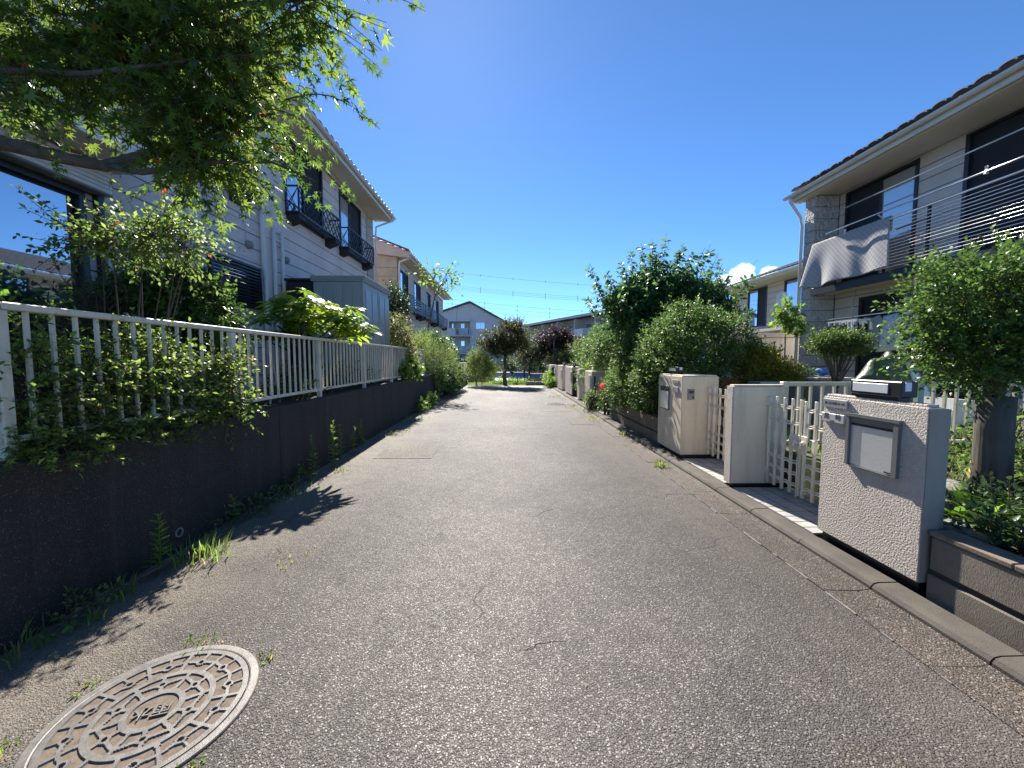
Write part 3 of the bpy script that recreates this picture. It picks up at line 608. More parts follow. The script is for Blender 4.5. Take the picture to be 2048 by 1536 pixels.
# ================================================================== second left house
H2 = thing('house', 'second pale house with red tiled gable beyond the left shed', 'house', (-5.1, 25, .9), 'houses on the lane')
X2 = -5.1; wins = [(18.75, 20.3), (21.6, 23.2), (24.9, 26.2), (27.6, 29.2)]
ops = [(a, b, 3.9, 5.75) for a, b in wins]
wall_x(H2, X2, 1, 18.6, 31.4, .9, 6.2, ops, M['siding2'], course=.3)
for a, b in wins: window_x(H2, X2, 1, a, b, 3.9, 5.75, [(0, .52, 'glass', 0), (.48, 1, 'screen', .024)])
window_box(18.7, 22.2, 3.85, 4.6, X2 + .004, X2 + .42, False, H2); window_box(22.6, 26.4, 3.85, 4.6, X2 + .004, X2 + .42, False, H2); window_box(26.9, 30.9, 3.85, 4.6, X2 + .004, X2 + .42, False, H2)
prism('gable_wall', [(X2 - 5, .9), (X2 + .0, .9), (X2, 6.2), (X2 + .45, 6.3), (X2 - 5, 8.2)], 'y', 18.4, 18.59, M['tan'], H2)
for i in range(5):
    for j in range(13): bx('wall_panel', X2 - .98 * (i + 1) + .01, X2 - .98 * i - .01, 18.37, 18.399, .92 + j * .4, 1.3 + j * .4, M['tan'], H2, .01)
prism('bargeboard', [(X2 + .62, 6.12), (X2 + .62, 6.4), (X2 - 5.1, 8.45), (X2 - 5.1, 8.0), (X2 - .9, 6.3)], 'y', 18.2, 18.36, M['pink'], H2)
bx('soffit', X2 + .02, X2 + .56, 18.35, 31.6, 6.205, 6.225, M['soffit'], H2); bx('fascia', X2 + .562, X2 + .58, 18.36, 31.6, 6.19, 6.36, M['trim'], H2)
gutter_y(H2, X2 + .64, 6.33, 18.2, 31.7, .06)
roof_x(H2, X2 + .6, 1, 6.38, 18.15, 31.7, 5.4, .38, M['redtile'], per=.3)
for i in range(14): bar('verge_tile', (X2 + .62 - .4 * i, 18.14, 6.45 + .155 * i), (X2 + .18 - .4 * i, 18.14, 6.62 + .155 * i), .16, .06, M['redtile'], H2)
tube('downpipe', [(X2 + .62, 18.45, 6.28), (X2 + .55, 18.45, 6.15), (X2 + .1, 18.45, 6.0), (X2 + .06, 18.47, 5.85), (X2 + .06, 18.47, 1)], .045, M['trim'], H2, 8)
# ================================================================== right gate posts
def stucco_post(name, label, x0, x1, y0, y1, z0, z1, mat, cap=True, group='gate posts along the right kerb'):
    t = thing(name, label, 'gate post', ((x0 + x1) / 2, (y0 + y1) / 2, 0), group)
    bx('base', x0 + .03, x1 - .02, y0 + .02, y1 - .02, -.02, z0 + .01, M['black'], t); bx('body', x0, x1, y0, y1, z0, z1, mat, t, .006)
    if cap: bx('cap', x0 - .0 + .012, x1 - .02, y0 + .02, y1 - .012, z1 + .0005, z1 + .016, mat, t, .004)
    return t
PR = stucco_post('gate_post', 'rough grey stucco gate post with steel mailbox, nearest on the right', 2.47, 2.575, 2.2, 2.95, .105, 1.165, M['roughstucco'])
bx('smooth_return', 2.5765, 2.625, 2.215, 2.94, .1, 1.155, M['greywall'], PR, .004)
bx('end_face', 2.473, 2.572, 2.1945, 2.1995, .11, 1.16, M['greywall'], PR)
# mailbox
mb = multi('mailbox', [boxv(2.446, 2.47, 2.346, 2.378, .695, 1.045), boxv(2.446, 2.47, 2.693, 2.715, .695, 1.045), boxv(2.442, 2.47, 2.34, 2.72, 1.0455, 1.066), boxv(2.45, 2.47, 2.379, 2.692, .695, .7)], M['frameg'], PR)
bx('slot', 2.4665, 2.4692, 2.38, 2.691, .984, 1.0, M['black'], mb)
bx('flap', 2.456, 2.469, 2.38, 2.691, 1.001, 1.0445, M['frameg'], mb, .002); bx('door', 2.461, 2.4688, 2.38, 2.691, .702, .983, M['steel'], mb, .002); bx('latch', 2.452, 2.4605, 2.39, 2.43, .712, .72, M['black'], mb)
# plates
ap = bx('address_plate', 2.455, 2.4695, 2.728, 2.936, 1.086, 1.148, M['plate'], PR, .002)
def face_left(x, y, z, sx=1.0): return Matrix(((0, 0, -1, x), (-sx, 0, 0, y), (0, 1, 0, z), (0, 0, 0, 1)))
text_mesh('lettering', '第一五 37番地 10ー1号', .0215, M['ink'], face_left(2.4545, 2.832, 1.117, .8), ap, .0006)
np_ = bx('name_plate', 2.448, 2.4695, 2.738, 2.934, .975, 1.04, M['plate2'], PR, .003)
text_mesh('lettering', '尾　崎', .05, M['ink'], face_left(2.4475, 2.838, 1.016), np_, .0006)
text_mesh('lettering', 'OZAKI', .012, M['ink'], face_left(2.4475, 2.838, .985), np_, .0006)
# lamp on the near post
def post_lamp(loc, lbl, L=.36, d=.11, h=.1):
    x, y, z = loc; t = thing('post_lamp', lbl, 'lamp', loc, 'flat lamps on the gate posts')
    bx('foot', x - d / 2 + .015, x + d / 2 - .015, y - L / 2 + .03, y + L / 2 - .02, z, z + .024, M['black'], t, .004)
    bx('housing', x - d / 2, x + d / 2, y - L / 2, y + L / 2, z + .0245, z + .0245 + h, M['black'], t, .006)
    bx('lens', x - d / 2 - .004, x - d / 2 + .001, y - L / 2 + .085, y + L / 2 - .022, z + .044, z + .004 + h, M['lens'], t, .002)
    bx('sensor', x - d / 2 + .02, x - d / 2 + .06, y - L / 2 - .006, y - L / 2 + .001, z + .065, z + .02 + h, M['lens'], t, .003)
post_lamp((2.53, 2.55, 1.182), 'black flat lamp with a white lens on the nearest gate post')
PM = stucco_post('gate_post', 'cream stucco gate post between the two entrances', 2.45, 3.04, 4.1, 4.215, .09, 1.155, M['stucco'])
bx('rough_face', 2.438, 2.449, 4.1, 4.215, .09, 1.155, M['roughstucco'], PM, .002)
P1 = stucco_post('gate_post', 'broad cream gate post with mailbox and door intercom by the hedge', 2.45, 2.97, 5.33, 6.15, .1, 1.205, M['stucco'])
m1 = bx('mailbox', 2.436, 2.4495, 5.72, 6.04, .68, 1.05, M['greyplas'], P1, .004); bx('door', 2.43, 2.4355, 5.735, 6.025, .7, .96, M['steel'], m1, .002); bx('flap', 2.428, 2.4355, 5.735, 6.025, .97, 1.035, M['glassdark'], m1, .002)
bx('address_plate', 2.44, 2.4495, 5.42, 5.62, 1.1, 1.15, M['plate'], P1, .002); q = bx('name_plate', 2.436, 2.4495, 5.42, 5.58, .97, 1.05, M['plate'], P1, .002)
ic = bx('intercom', 2.53, 2.625, 5.31, 5.3295, .88, 1.03, M['greyplas'], P1, .004); bx('grille', 2.545, 2.61, 5.305, 5.3095, .97, 1.01, M['black'], ic); bx('button', 2.59, 2.61, 5.302, 5.3095, .9, .93, M['black'], ic, .003)
bx('cover_plate', 2.628, 2.7, 5.323, 5.3295, .885, 1.02, M['stucco'], P1, .002)
post_lamp((2.62, 5.9, 1.222), 'black flat lamp on the broad cream post by the hedge', .34, .1, .085)

# ================================================================== gates
def gate(label, x, ya, yb, leaf_split):
    t = thing('garden_gate', label, 'gate', (x, (ya + yb) / 2, .1), 'cream cast metal gates')
    ysA = list(np.linspace(ya, leaf_split + .03, 5)); ysB = list(np.linspace(leaf_split - .03, yb, 6))
    for li, ys in enumerate((ysA, ysB)):
        lf = bx('gate_leaf', x - .013, x + .013, ys[0] - .011, ys[0] + .011, .115, 1.05, M['gate'], t, .003)
        for yy in ys[1:]:
            bx('bar', x - .012, x + .012, yy - .0115, yy + .0115, .12, 1.06, M['gate'], lf, .003)
        for yy in ys: bx('collar', x - .018, x + .018, yy - .017, yy + .017, .57, .70, M['gate'], lf, .004)
        for a, b in zip(ys[:-1], ys[1:]):
            c = (a + b) / 2; r = abs(a - b) / 2
            for (zz, sg) in ((1.0, -1), (.85, -1), (.16, 1), (.27, 1), (.385, 1)):
                pts = [(x, c + r * math.cos(u), zz + sg * .85 * r * math.sin(u)) for u in np.linspace(0, math.pi, 9)]
                tube('scroll', pts, .009, M['gate'], lf, 6)
                tube('scroll', [(p_[0], p_[1], p_[2] + .022) for p_ in pts], .0065, M['gate'], lf, 6)
    for yy, sg in ((leaf_split + .045, 1), (leaf_split - .045, -1)):
        lk = bx('lock_plate', x - .024, x - .0135, yy - .036, yy + .036, .56, .72, M['gate'], t, .005)
        v, f = latv([(.022, 0), (.022, .012), (.016, .02)], n=12); mk('lock_knob', [(x - .0245 - q[2], yy + q[0], .65 + q[1]) for q in v], f, M['gate'], lk, True)
        tube('handle', [(x - .03, yy, .66), (x - .055, yy, .655), (x - .06, yy, .60), (x - .03, yy, .595)], .006, M['gate'], lk, 8)
    for zz in (.2, .95): bx('hinge', x - .018, x + .03, ya + .011, ya + .05, zz, zz + .09, M['gate'], t, .004)
    tube('drop_bolt', [(x - .02, leaf_split + .03, .5), (x - .02, leaf_split + .03, .09)], .006, M['gate'], t, 8)
gate('cream scroll gate beside the nearest gate post', 2.83, 4.07, 2.98, 3.6)
gate('cream scroll gate between the broad cream post and the middle post', 2.83, 5.3, 4.25, 4.75)

# ================================================================== divider fence
df = thing('divider_fence', 'pale metal railing between the two yards behind the near gate', 'fence', (5, 4.26, .3))
FY = 4.27
for px in (3.12, 4.66, 6.2, 7.74): bx('post', px - .034, px + .034, FY - .03, FY + .03, .25 if px < 3.2 else .7, 1.195, M['pole'] if px > 4 else M['white'], df, .005)
for px in (4.66, 6.2): bx('post_sleeve', px - .04, px + .04, FY - .036, FY + .036, .3, .699, M['olive'] if False else M['shed'], df, .004)
for a, b in ((3.155, 4.625), (4.695, 6.165), (6.235, 7.705)):
    bx('top_rail', a, b, FY - .022, FY + .022, 1.152, 1.192, M['white'], df, .006); bx('bottom_rail', a, b, FY - .016, FY + .016, .5, .53, M['white'], df, .003)
    v, f = boxv(-.012, .012, -.012, .012, .531, 1.151); me = bpy.data.meshes.new('baluster'); me.from_pydata(v, [], f); me.materials.append(M['white'])
    for i in range(1, 11): inst('baluster', me, (a + (b - a) * i / 11, FY, 0), df)
bx('footing', 3.05, 7.9, FY - .06, FY + .06, .0, .3, M['conc'], df, .01)

# ================================================================== block walls
def block_wall(label, x0, x1, y0, y1, courses, ch, L, cap=True, mat='block'):
    t = thing('block_wall', label, 'wall', ((x0 + x1) / 2, (y0 + y1) / 2, 0), 'split block walls along the right kerb')
    bx('mortar_core', x0 + .012, x1 - .012, y0 + .006, y1 - .006, -.03, courses * ch - .004, M['grout'], t)
    for c in range(courses):
        a = y0 - (L / 2 if c % 2 else 0)
        while a < y1 - .02:
            s, e = max(a, y0), min(a + L, y1)
            if e - s > .04: bx('block', x0 + .002 * ((c * 7 + int(a * 10)) % 3), x1, s + .002, e - .002, c * ch + (.004 if c else 0), (c + 1) * ch - (.026 if c < courses - 1 else .002), M[mat], t, .008)
            a += L
    if cap:
        a = y0
        while a < y1 - .02: bx('coping', x0 - .004, x1 + .02, a + .002, min(a + .6, y1) - .002, courses * ch, courses * ch + .032, M['blockcap'], t, .006); a += .6
block_wall('brown grooved block planter wall at the right edge of the lane', 2.5, 2.62, -.6, 2.183, 2, .205, 1.85)
block_wall('dark stained block wall under the big hedge', 2.5, 2.62, 6.2, 9.1, 2, .24, .4, False)

# ================================================================== far gate posts on the right
def far_post(label, x0, x1, y0, y1, z1, gate_panel=None, lamp=False, slot=False):
    t = stucco_post('gate_post', label, x0, x1, y0, y1, .1, z1, M['greypost'], True)
    if slot: bx('sliding_rail', x0 + .06, x0 + .1, y0 - .03, y0 - .001, .02, z1 - .12, M['black'], t, .01)
    if gate_panel:
        gp = bx('gate_panel', x0 + .03, x0 + gate_panel, y0 - .07, y0 - .03, .1, z1 - .12, M['ironrail'], t, .006)
        for i in range(7): bx('slat', x0 + .045, x0 + gate_panel - .015, y0 - .078, y0 - .0705, .16 + i * .12, .25 + i * .12, M['ironrail'], gp)
    bx('mailbox', x0 - .03, x0 - .001, y0 + .1, y0 + .35, .7, .98, M['steel'], t, .006)
    if lamp: post_lamp((x0 + .12, y0 + .2, z1 + .017), lamp, .2, .1, .12)
far_post('pink tinged gate post with a black rail beside the red flowers', 2.45, 2.86, 11.0, 12.0, 1.08, None, False, True)
far_post('pale gate post with plants in front, behind the pink tinged one', 2.45, 2.7, 12.9, 13.3, 1.1)
far_post('gate post with a dark louvred gate panel folded against it', 2.45, 2.86, 14.4, 16.0, 1.13, .42, 'small lamp on the post with the dark louvred gate')
far_post('gate post just beyond the dark louvred gate', 2.45, 2.8, 16.9, 18.4, 1.15, None, 'small lamp on the post beyond the dark louvred gate')
far_post('thin gate post fourth beyond the red flowers', 2.45, 2.62, 19.2, 19.5, 1.12)
far_post('farthest gate post with a dark panel at the end of the row', 2.4, 2.72, 20.6, 22.0, 1.12, .3)

# ================================================================== right house
H3 = thing('house', 'two storey house with long barred balcony and a quilt, at right', 'house', (8.1, 6, .42), 'houses on the lane')
XR = 8.1
ops = [(7.7, 9.3, 3.22, 5.38), (4.6, 6.9, 3.22, 5.38), (6.3, 8.8, .75, 2.85), (2.4, 4.2, 3.22, 5.38), (2.4, 4.8, .75, 2.85)]
wall_x(H3, XR, -1, .5, 9.5, .42, 5.42, ops, M['siding3'], course=.25)
window_x(H3, XR, -1, 7.7, 9.3, 3.22, 5.38, [(.48, 1, 'screen', .024), (0, .52, 'glasscurtain', 0)])
window_x(H3, XR, -1, 4.6, 6.9, 3.22, 5.38, [(.48, 1, 'screen', .024), (0, .52, 'screen', 0)])
window_x(H3, XR, -1, 2.4, 4.2, 3.22, 5.38, [(.48, 1, 'glass', .024), (0, .52, 'glass', 0)])
window_x(H3, XR, -1, 6.3, 8.8, .75, 2.85, [(.65, 1, 'screen', .024), (.33, .67, 'glassdark', 0), (0, .35, 'screen', .024)])
window_x(H3, XR, -1, 2.4, 4.8, .75, 2.85, [(.48, 1, 'glass', .024), (0, .52, 'glass', 0)])
ww = bx('wing_wall', 7.52, 8.4, 9.53, 9.78, .42, 5.42, M['grout'], H3)
for i in range(18):
    zz = .44 + i * .2765
    off = .22 if i % 2 else .0
    for (a, b) in ((7.505, 7.80 - off * .35), (7.806 - off * .35, 8.085)): bx('rock_block', a, b, 9.49, 9.528, zz, zz + .268, M['rockblock'], ww, .012)
    bx('rock_block', 7.485, 7.519, 9.495, 9.80, zz, zz + .268, M['rockblock'], ww, .012)
bx('rear_wall', XR + .21, XR + 6, 9.6, 9.78, .42, 5.42, M['siding2'], H3)
prism('gable_wall', [(7.6, 5.42), (XR + 6, 5.42), (XR + 6, 7.8), (12, 7.2), (7.3, 5.5)], 'y', 9.6, 9.75, M['siding2'], H3)
bx('soffit', 7.26, XR + .05, .4, 9.98, 5.425, 5.445, M['soffit'], H3); bx('fascia', 7.235, 7.257, .4, 10.0, 5.415, 5.6, M['trim'], H3, .004); bx('eave_board', 7.3, 7.5, .4, 9.98, 5.395, 5.42, M['soffit'], H3, .004)
gutter_y(H3, 7.17, 5.56, .4, 10.1, .06)
roof_x(H3, 7.16, -1, 5.6, .3, 10.1, 5, .38, M['tile'], per=.29)
tube('downpipe', [(7.17, 9.9, 5.5), (7.17, 9.9, 5.4), (7.42, 9.85, 5.0), (7.46, 9.85, 4.8), (7.46, 9.85, .45)], .036, M['trim'], H3, 10)
# balcony
bl = bx('balcony', 7.52, 8.08, .5, 9.46, 3.02, 3.16, M['siding2'], H3, .006); bx('edge_beam', 7.47, 7.518, .5, 9.47, 2.99, 3.17, M['ironrail'], bl, .006)
for py in (9.44, 7.68, 6.9, 5.2, 3.4): bx('post', 7.475, 7.515, py - .02, py + .02, 3.172, 4.16, M['ironrail'], bl, .003)
for i in range(15): tube('rail_bar', [(7.495 if False else 7.46, .5, 3.24 + i * .06), (7.46, 9.46, 3.24 + i * .06)], .0075, M['barwhite'], bl, 6)
for i in range(13): bar('end_bar', (7.47, 9.47, 3.25 + i * .068), (8.05, 9.47, 3.25 + i * .068), .014, .014, M['ironrail'], bl)
tube('top_rail', [(7.46, .5, 4.165), (7.46, 9.48, 4.165)], .02, M['steel'], bl, 10)
for py in (7.66, 6.6, 5.2): bar('pole_arm', (7.46, py, 4.17), (7.3, py, 4.28), .015, .02, M['trim'], bl)
# laundry poles, quilt, laundry
lp = thing('laundry_pole', 'shiny laundry pole resting above the balcony rail', 'pole', (7.3, 5, 4.3)); tube('pole', [(7.3, 1.5, 4.3), (7.3, 8.9, 4.3)], .016, M['chrome'], lp, 10)
lp2 = thing('laundry_pole', 'upper laundry pole hanging under the right eave', 'pole', (7.8, 6, 4.9)); tube('pole', [(7.75, 3.6, 4.9), (7.75, 9.3, 4.9)], .014, M['steel'], lp2, 8)
lp3 = thing('laundry_pole', 'thin laundry pole under the balcony', 'pole', (7.62, 7, 2.35)); tube('pole', [(7.62, 5.2, 2.38), (7.62, 9.2, 2.38)], .013, M['steel'], lp3, 8)
lp4 = thing('laundry_pole', 'short laundry pole on the balcony behind the rail bars', 'pole', (7.7, 6.7, 4.0)); tube('pole', [(7.62, 5.9, 4.02), (7.62, 7.6, 3.98)], .014, M['chrome'], lp4, 8)
def cloth_grid(fn, nu, nv): 
    V = [fn(i / nu, j / nv) for i in range(nu + 1) for j in range(nv + 1)]; F = [(i * (nv + 1) + j, i * (nv + 1) + j + 1, (i + 1) * (nv + 1) + j + 1, (i + 1) * (nv + 1) + j) for i in range(nu) for j in range(nv)]; return V, F
def quilt(u, v):     # u along the rail (far to near), v from the inner hem over the rail to the outer hem
    y = 9.43 - 1.88 * u; s = v * 1.36 - .26
    if s < 0: return (7.497 + .004 * math.sin(u * 12), y, 4.2 + s)
    if s < .07: a = math.pi * s / .07; return (7.46 + .037 * math.cos(a), y, 4.2 + .03 * math.sin(a))
    d = s - .07; k = d / 1.03
    w = .5 + .5 * math.sin(u * 13 + 1.4 + 1.2 * k * math.sin(u * 4)); w2 = .5 + .5 * math.sin(u * 23 + 1 - k)
    out = .075 * w * k ** 1.1 + .035 * w2 * k + .02 * k + .07 * (1 - u) ** 5 * k
    return (7.422 - out, y + .12 * k * (1 - u) ** 2 - .10 * k * u * u + .02 * math.sin(u * 10.5) * k, 4.2 - d * (1 - .05 * w) - .03 * k * math.sin(u * 6))
v, f = cloth_grid(quilt, 70, 46)
qo = mk('quilt', v, f, M['futon'], None, True); md = qo.modifiers.new('thickness', 'SOLIDIFY'); md.thickness = .018
tag(qo, 'pale grey quilt hung out to air over the balcony rail', 'quilt')
for i, (yy, zz) in enumerate(((8.55, 4.22), (5.95, 4.31))):
    pg = thing('clothes_peg', ['big peg clamped on the airing quilt', 'big peg clamped on the bare laundry pole'][i], 'peg', (7.38 if i == 0 else 7.3, yy, zz)); 
    for dx in (-.02, .02): bar('jaw', (7.44 + dx - .14 * i, yy, zz - .05), (7.44 - dx * .6 - .14 * i, yy, zz + .07), .03, .012, M['whitebox'], pg)
hg = thing('clothes_hanger', 'white clip hanger with dark laundry under the balcony', 'hanger', (7.55, 8.35, 2.2))
multi('hanger_frame', [boxv(7.3, 7.8, 8.0, 8.02, 2.26, 2.285), boxv(7.3, 7.8, 8.7, 8.72, 2.26, 2.285), boxv(7.3, 7.32, 8.02, 8.7, 2.26, 2.285), boxv(7.78, 7.8, 8.02, 8.7, 2.26, 2.285), boxv(7.54, 7.56, 8.02, 8.7, 2.26, 2.285)], M['whitebox'], hg)
tube('hook', [(7.55, 8.36, 2.28), (7.55, 8.36, 2.55), (7.55, 8.38, 2.6), (7.6, 8.38, 2.95)], .008, M['greyplas'], hg, 6)
rl = random.Random(8)
for i in range(10):
    yy = 8.03 + i * .072; L_ = .25 + .25 * rl.random(); x = 7.31 if i % 2 else 7.55
    bx('clip', x - .01, x + .015, yy, yy + .02, 2.19, 2.259, M['whitebox'], hg)
    vv, ff = cloth_grid(lambda u, v_: (x + .03 * math.sin(u * 9 + i) * v_, yy - .03 + .085 * u, 2.2 - L_ * v_ - .02 * math.sin(u * 6)), 4, 6); mk('garment', vv, ff, M['darkcloth'] if i not in (1, 6) else M['sheet'], hg, True)
vv, ff = cloth_grid(lambda u, v_: (7.62 + .05 * math.sin(u * 7) * v_, 7.75 - (.75 + .25 * v_) * u + .12 * v_, 2.36 - .72 * v_ - .1 * abs(u - .5)), 14, 10)
s_ = mk('hanging_towel', vv, ff, M['sheet'], None, True); s_.modifiers.new('thickness', 'SOLIDIFY').thickness = .006; tag(s_, 'bluish white towel hanging below the balcony', 'towel')
sv = [(0, .0), (.16, .04), (.3, -.12), (.2, -.2), (.17, -.12), (.17, -.62), (-.17, -.62), (-.17, -.12), (-.2, -.2), (-.3, -.12), (-.16, .04)]
s_ = prism('hanging_shirt', [(7.98 + a, 2.3 + b) for a, b in sv], 'x', 7.6, 7.615, M['shirt'], None); tag(s_, 'grey green shirt hanging beside the towel below the balcony', 'shirt')

# ================================================================== second right house and beige wall
H4 = thing('house', 'set back house with barred balcony behind the hedge, right', 'house', (13.9, 18, .42), 'houses on the lane')
X4 = 13.9; ops = [(17.6, 19.3, 3.22, 5.35), (14.4, 16.4, 3.22, 5.35), (20.6, 22.2, 3.22, 5.35)]
wall_x(H4, X4, -1, 11, 24, .42, 5.42, ops, M['siding2'], course=.3)
window_x(H4, X4, -1, 17.6, 19.3, 3.22, 5.35, [(.48, 1, 'glass', .024), (0, .52, 'glassdark', 0)]); window_x(H4, X4, -1, 14.4, 16.4, 3.22, 5.35, [(.48, 1, 'glassdark', .024), (0, .52, 'glass', 0)]); window_x(H4, X4, -1, 20.6, 22.2, 3.22, 5.35, [(.48, 1, 'glass', .024), (0, .52, 'screen', 0)])
bx('soffit', 12.95, X4 + .05, 11, 24.4, 5.425, 5.445, M['soffit'], H4); bx('fascia', 12.92, 12.945, 11, 24.4, 5.41, 5.62, M['trim'], H4); gutter_y(H4, 12.85, 5.55, 11, 24.5, .07)
roof_x(H4, 12.85, -1, 5.6, 10.9, 24.5, 5, .36, M['tile'], per=.3)
b4 = bx('balcony', 13.2, 13.88, 11, 16.9, 3.0, 3.15, M['siding2'], H4)
for py in (16.85, 15.9, 14.5, 13): bx('post', 13.15, 13.19, py - .025, py + .025, 3.0, 4.1, M['ironrail'], b4)
for i in range(11): bar('rail_bar', (13.14, 11, 3.2 + i * .085), (13.14, 16.9, 3.2 + i * .085), .02, .025, M['ironrail'], b4); bar('rail_bar', (13.15, 16.9, 3.2 + i * .085), (13.85, 16.9, 3.2 + i * .085), .02, .025, M['ironrail'], b4)
tube('top_rail', [(13.14, 11, 4.15), (13.14, 16.9, 4.15), (13.85, 16.9, 4.15)], .03, M['trim'], b4, 8)
bx('air_conditioner', 13.3, 13.65, 18.2, 19.1, 3.0, 3.65, M['stucco'], H4, .02); bx('ledge', 13.1, 13.88, 17.4, 22.5, 2.85, 2.99, M['siding2'], H4)
vv, ff = cloth_grid(lambda u, v_: (13.2 + .05 * math.sin(u * 8) * v_, 18.9 - .75 * u, 4.7 - .8 * v_ - .25 * abs(u - .5)), 8, 8); s_ = mk('hanging_sheet', vv, ff, M['sheet'], None, True); tag(s_, 'white laundry hanging at the set back house', 'laundry')
bw = thing('panel_wall', 'cream panelled wall with a cap behind the golden conifer', 'wall', (8.2, 11.1, .42))
for i in range(9): bx('panel', 6.2 + i * .42, 6.614 + i * .42, 11.0, 11.1, .42, 2.06, M['trim'], bw, .006)
bx('cap', 6.15, 10.0, 10.96, 11.14, 2.062, 2.2, M['soffit'], bw, .012)

# ================================================================== small things in the right yards
t = thing('covered_bicycle', 'silver and green tarpaulin cover over a bicycle behind the railing', 'cover', (7.0, 6.9, .42))
def tarp(u, v):      # ridge runs along x; v from left foot over the ridge to the right foot
    x = 6.35 + 1.3 * u; a = math.pi * v; ridge = .28 + .86 * math.sin(math.pi * min(1, max(0, .06 + u * .86))) ** .75
    wd = .34 + .05 * math.sin(u * 17); return (x + .05 * math.sin(v * 9 + u * 3), 6.9 - wd * math.cos(a) * (1 - .25 * math.sin(a)) + .03 * math.sin(u * 23 + v * 5), .43 + ridge * math.sin(a) ** .55 * (1 + .03 * math.sin(u * 31)))
v, f = cloth_grid(tarp, 40, 26); nv = 27
gmask = [q for q in f if (q[0] // nv) < 24]; smask = [q for q in f if (q[0] // nv) >= 24]; v2 = v[24 * nv:]; smask = [tuple(i - 24 * nv for i in q) for q in smask]; v = v[:26 * nv]
mk('green_cover', v, gmask, M['tarpg'], t, True); mk('silver_cover', v2, smask, M['tarp'], t, True)
t = thing('storage_box', 'white plastic box on its side on the lawn behind the railing', 'box', (6.9, 5.75, .42))
prism('body', [(6.55, .43), (7.2, .46), (7.14, .82), (6.6, .86)], 'y', 5.55, 6.0, M['whitebox'], t); prism('opening', [(6.58, .46), (6.75, .47), (6.75, .8), (6.61, .82)], 'y', 5.535, 5.549, M['whitebox'], t); bar('handle', (6.4, 5.5, .68), (6.62, 5.53, .7), .02, .02, M['whitebox'], t)
t = thing('concrete_box', 'grey concrete block box beside the topiary behind the railing', 'box', (5.4, 6.4, .42)); bx('box', 5.2, 5.75, 6.3, 6.6, .42, 1.1, M['conc'], t, .01); bx('lid', 5.18, 5.78, 6.27, 6.62, 1.101, 1.14, M['slab'], t, .006)
t = thing('cement_bench', 'low pale cement shelf behind the middle gate post', 'bench', (4.8, 6.7, .42)); bx('top', 4.3, 5.17, 6.45, 6.8, .98, 1.06, M['slab'], t, .01); bx('leg', 4.35, 4.5, 6.5, 6.75, .42, .979, M['conc'], t, .01); bx('leg', 4.95, 5.1, 6.5, 6.75, .42, .979, M['conc'], t, .01)
rb = random.Random(2); bm = bmesh.new(); bmesh.ops.create_icosphere(bm, subdivisions=2, radius=.12)
for q in bm.verts: q.co *= .8 + .4 * rb.random(); q.co.z *= .6; q.co += Vector((6.05, 7.3, 1.2))
me = bpy.data.meshes.new('blue_bag'); bm.to_mesh(me); bm.free(); me.materials.append(M['bluebag']); o = fit(bpy.data.objects.new('plastic_bag', me), None); tag(o, 'crumpled blue plastic bag beside the topiary', 'bag')
t = thing('garden_stand', 'dark slatted stand holding the blue bag', 'stand', (6.05, 7.3, .42)); bx('top', 5.9, 6.2, 7.15, 7.45, 1.1, 1.13, M['conc'], t); [bx('leg', a, a + .03, b, b + .03, .42, 1.099, M['conc'], t) for a in (5.91, 6.16) for b in (7.16, 7.41)]
# stepping stones
rs = random.Random(11)
for i, (x, y_, z, sx, sy, sz, lb) in enumerate(((2.86, 2.62, .41, .2, .17, .11, 'weathered stone block just behind the nearest gate post'), (3.2, 2.75, .43, .17, .16, .13, 'dark rounded stone beside the leaning wooden trunk'), (2.8, 2.27, .39, .13, .15, .06, 'flat pale stone against the nearest gate post'), (3.0, 3.02, .46, .22, .1, .12, 'long grey edging stone behind the nearest gate post'))):
    bm = bmesh.new(); bmesh.ops.create_cube(bm, size=2); bmesh.ops.subdivide_edges(bm, edges=bm.edges, cuts=2, use_grid_fill=True)
    for q in bm.verts:
        l2 = q.co.length; q.co = q.co.normalized() * (l2 * .55 + .6); q.co *= 1 + .18 * (rs.random() - .5); q.co = Vector((x + q.co.x * sx, y_ + q.co.y * sy, z + q.co.z * sz * .8))
    me = bpy.data.meshes.new('garden_stone'); bm.to_mesh(me); bm.free(); me.materials.append(M['stone']); o = fit(bpy.data.objects.new('garden_stone', me), None); tag(o, lb, 'stone', 'garden stones')

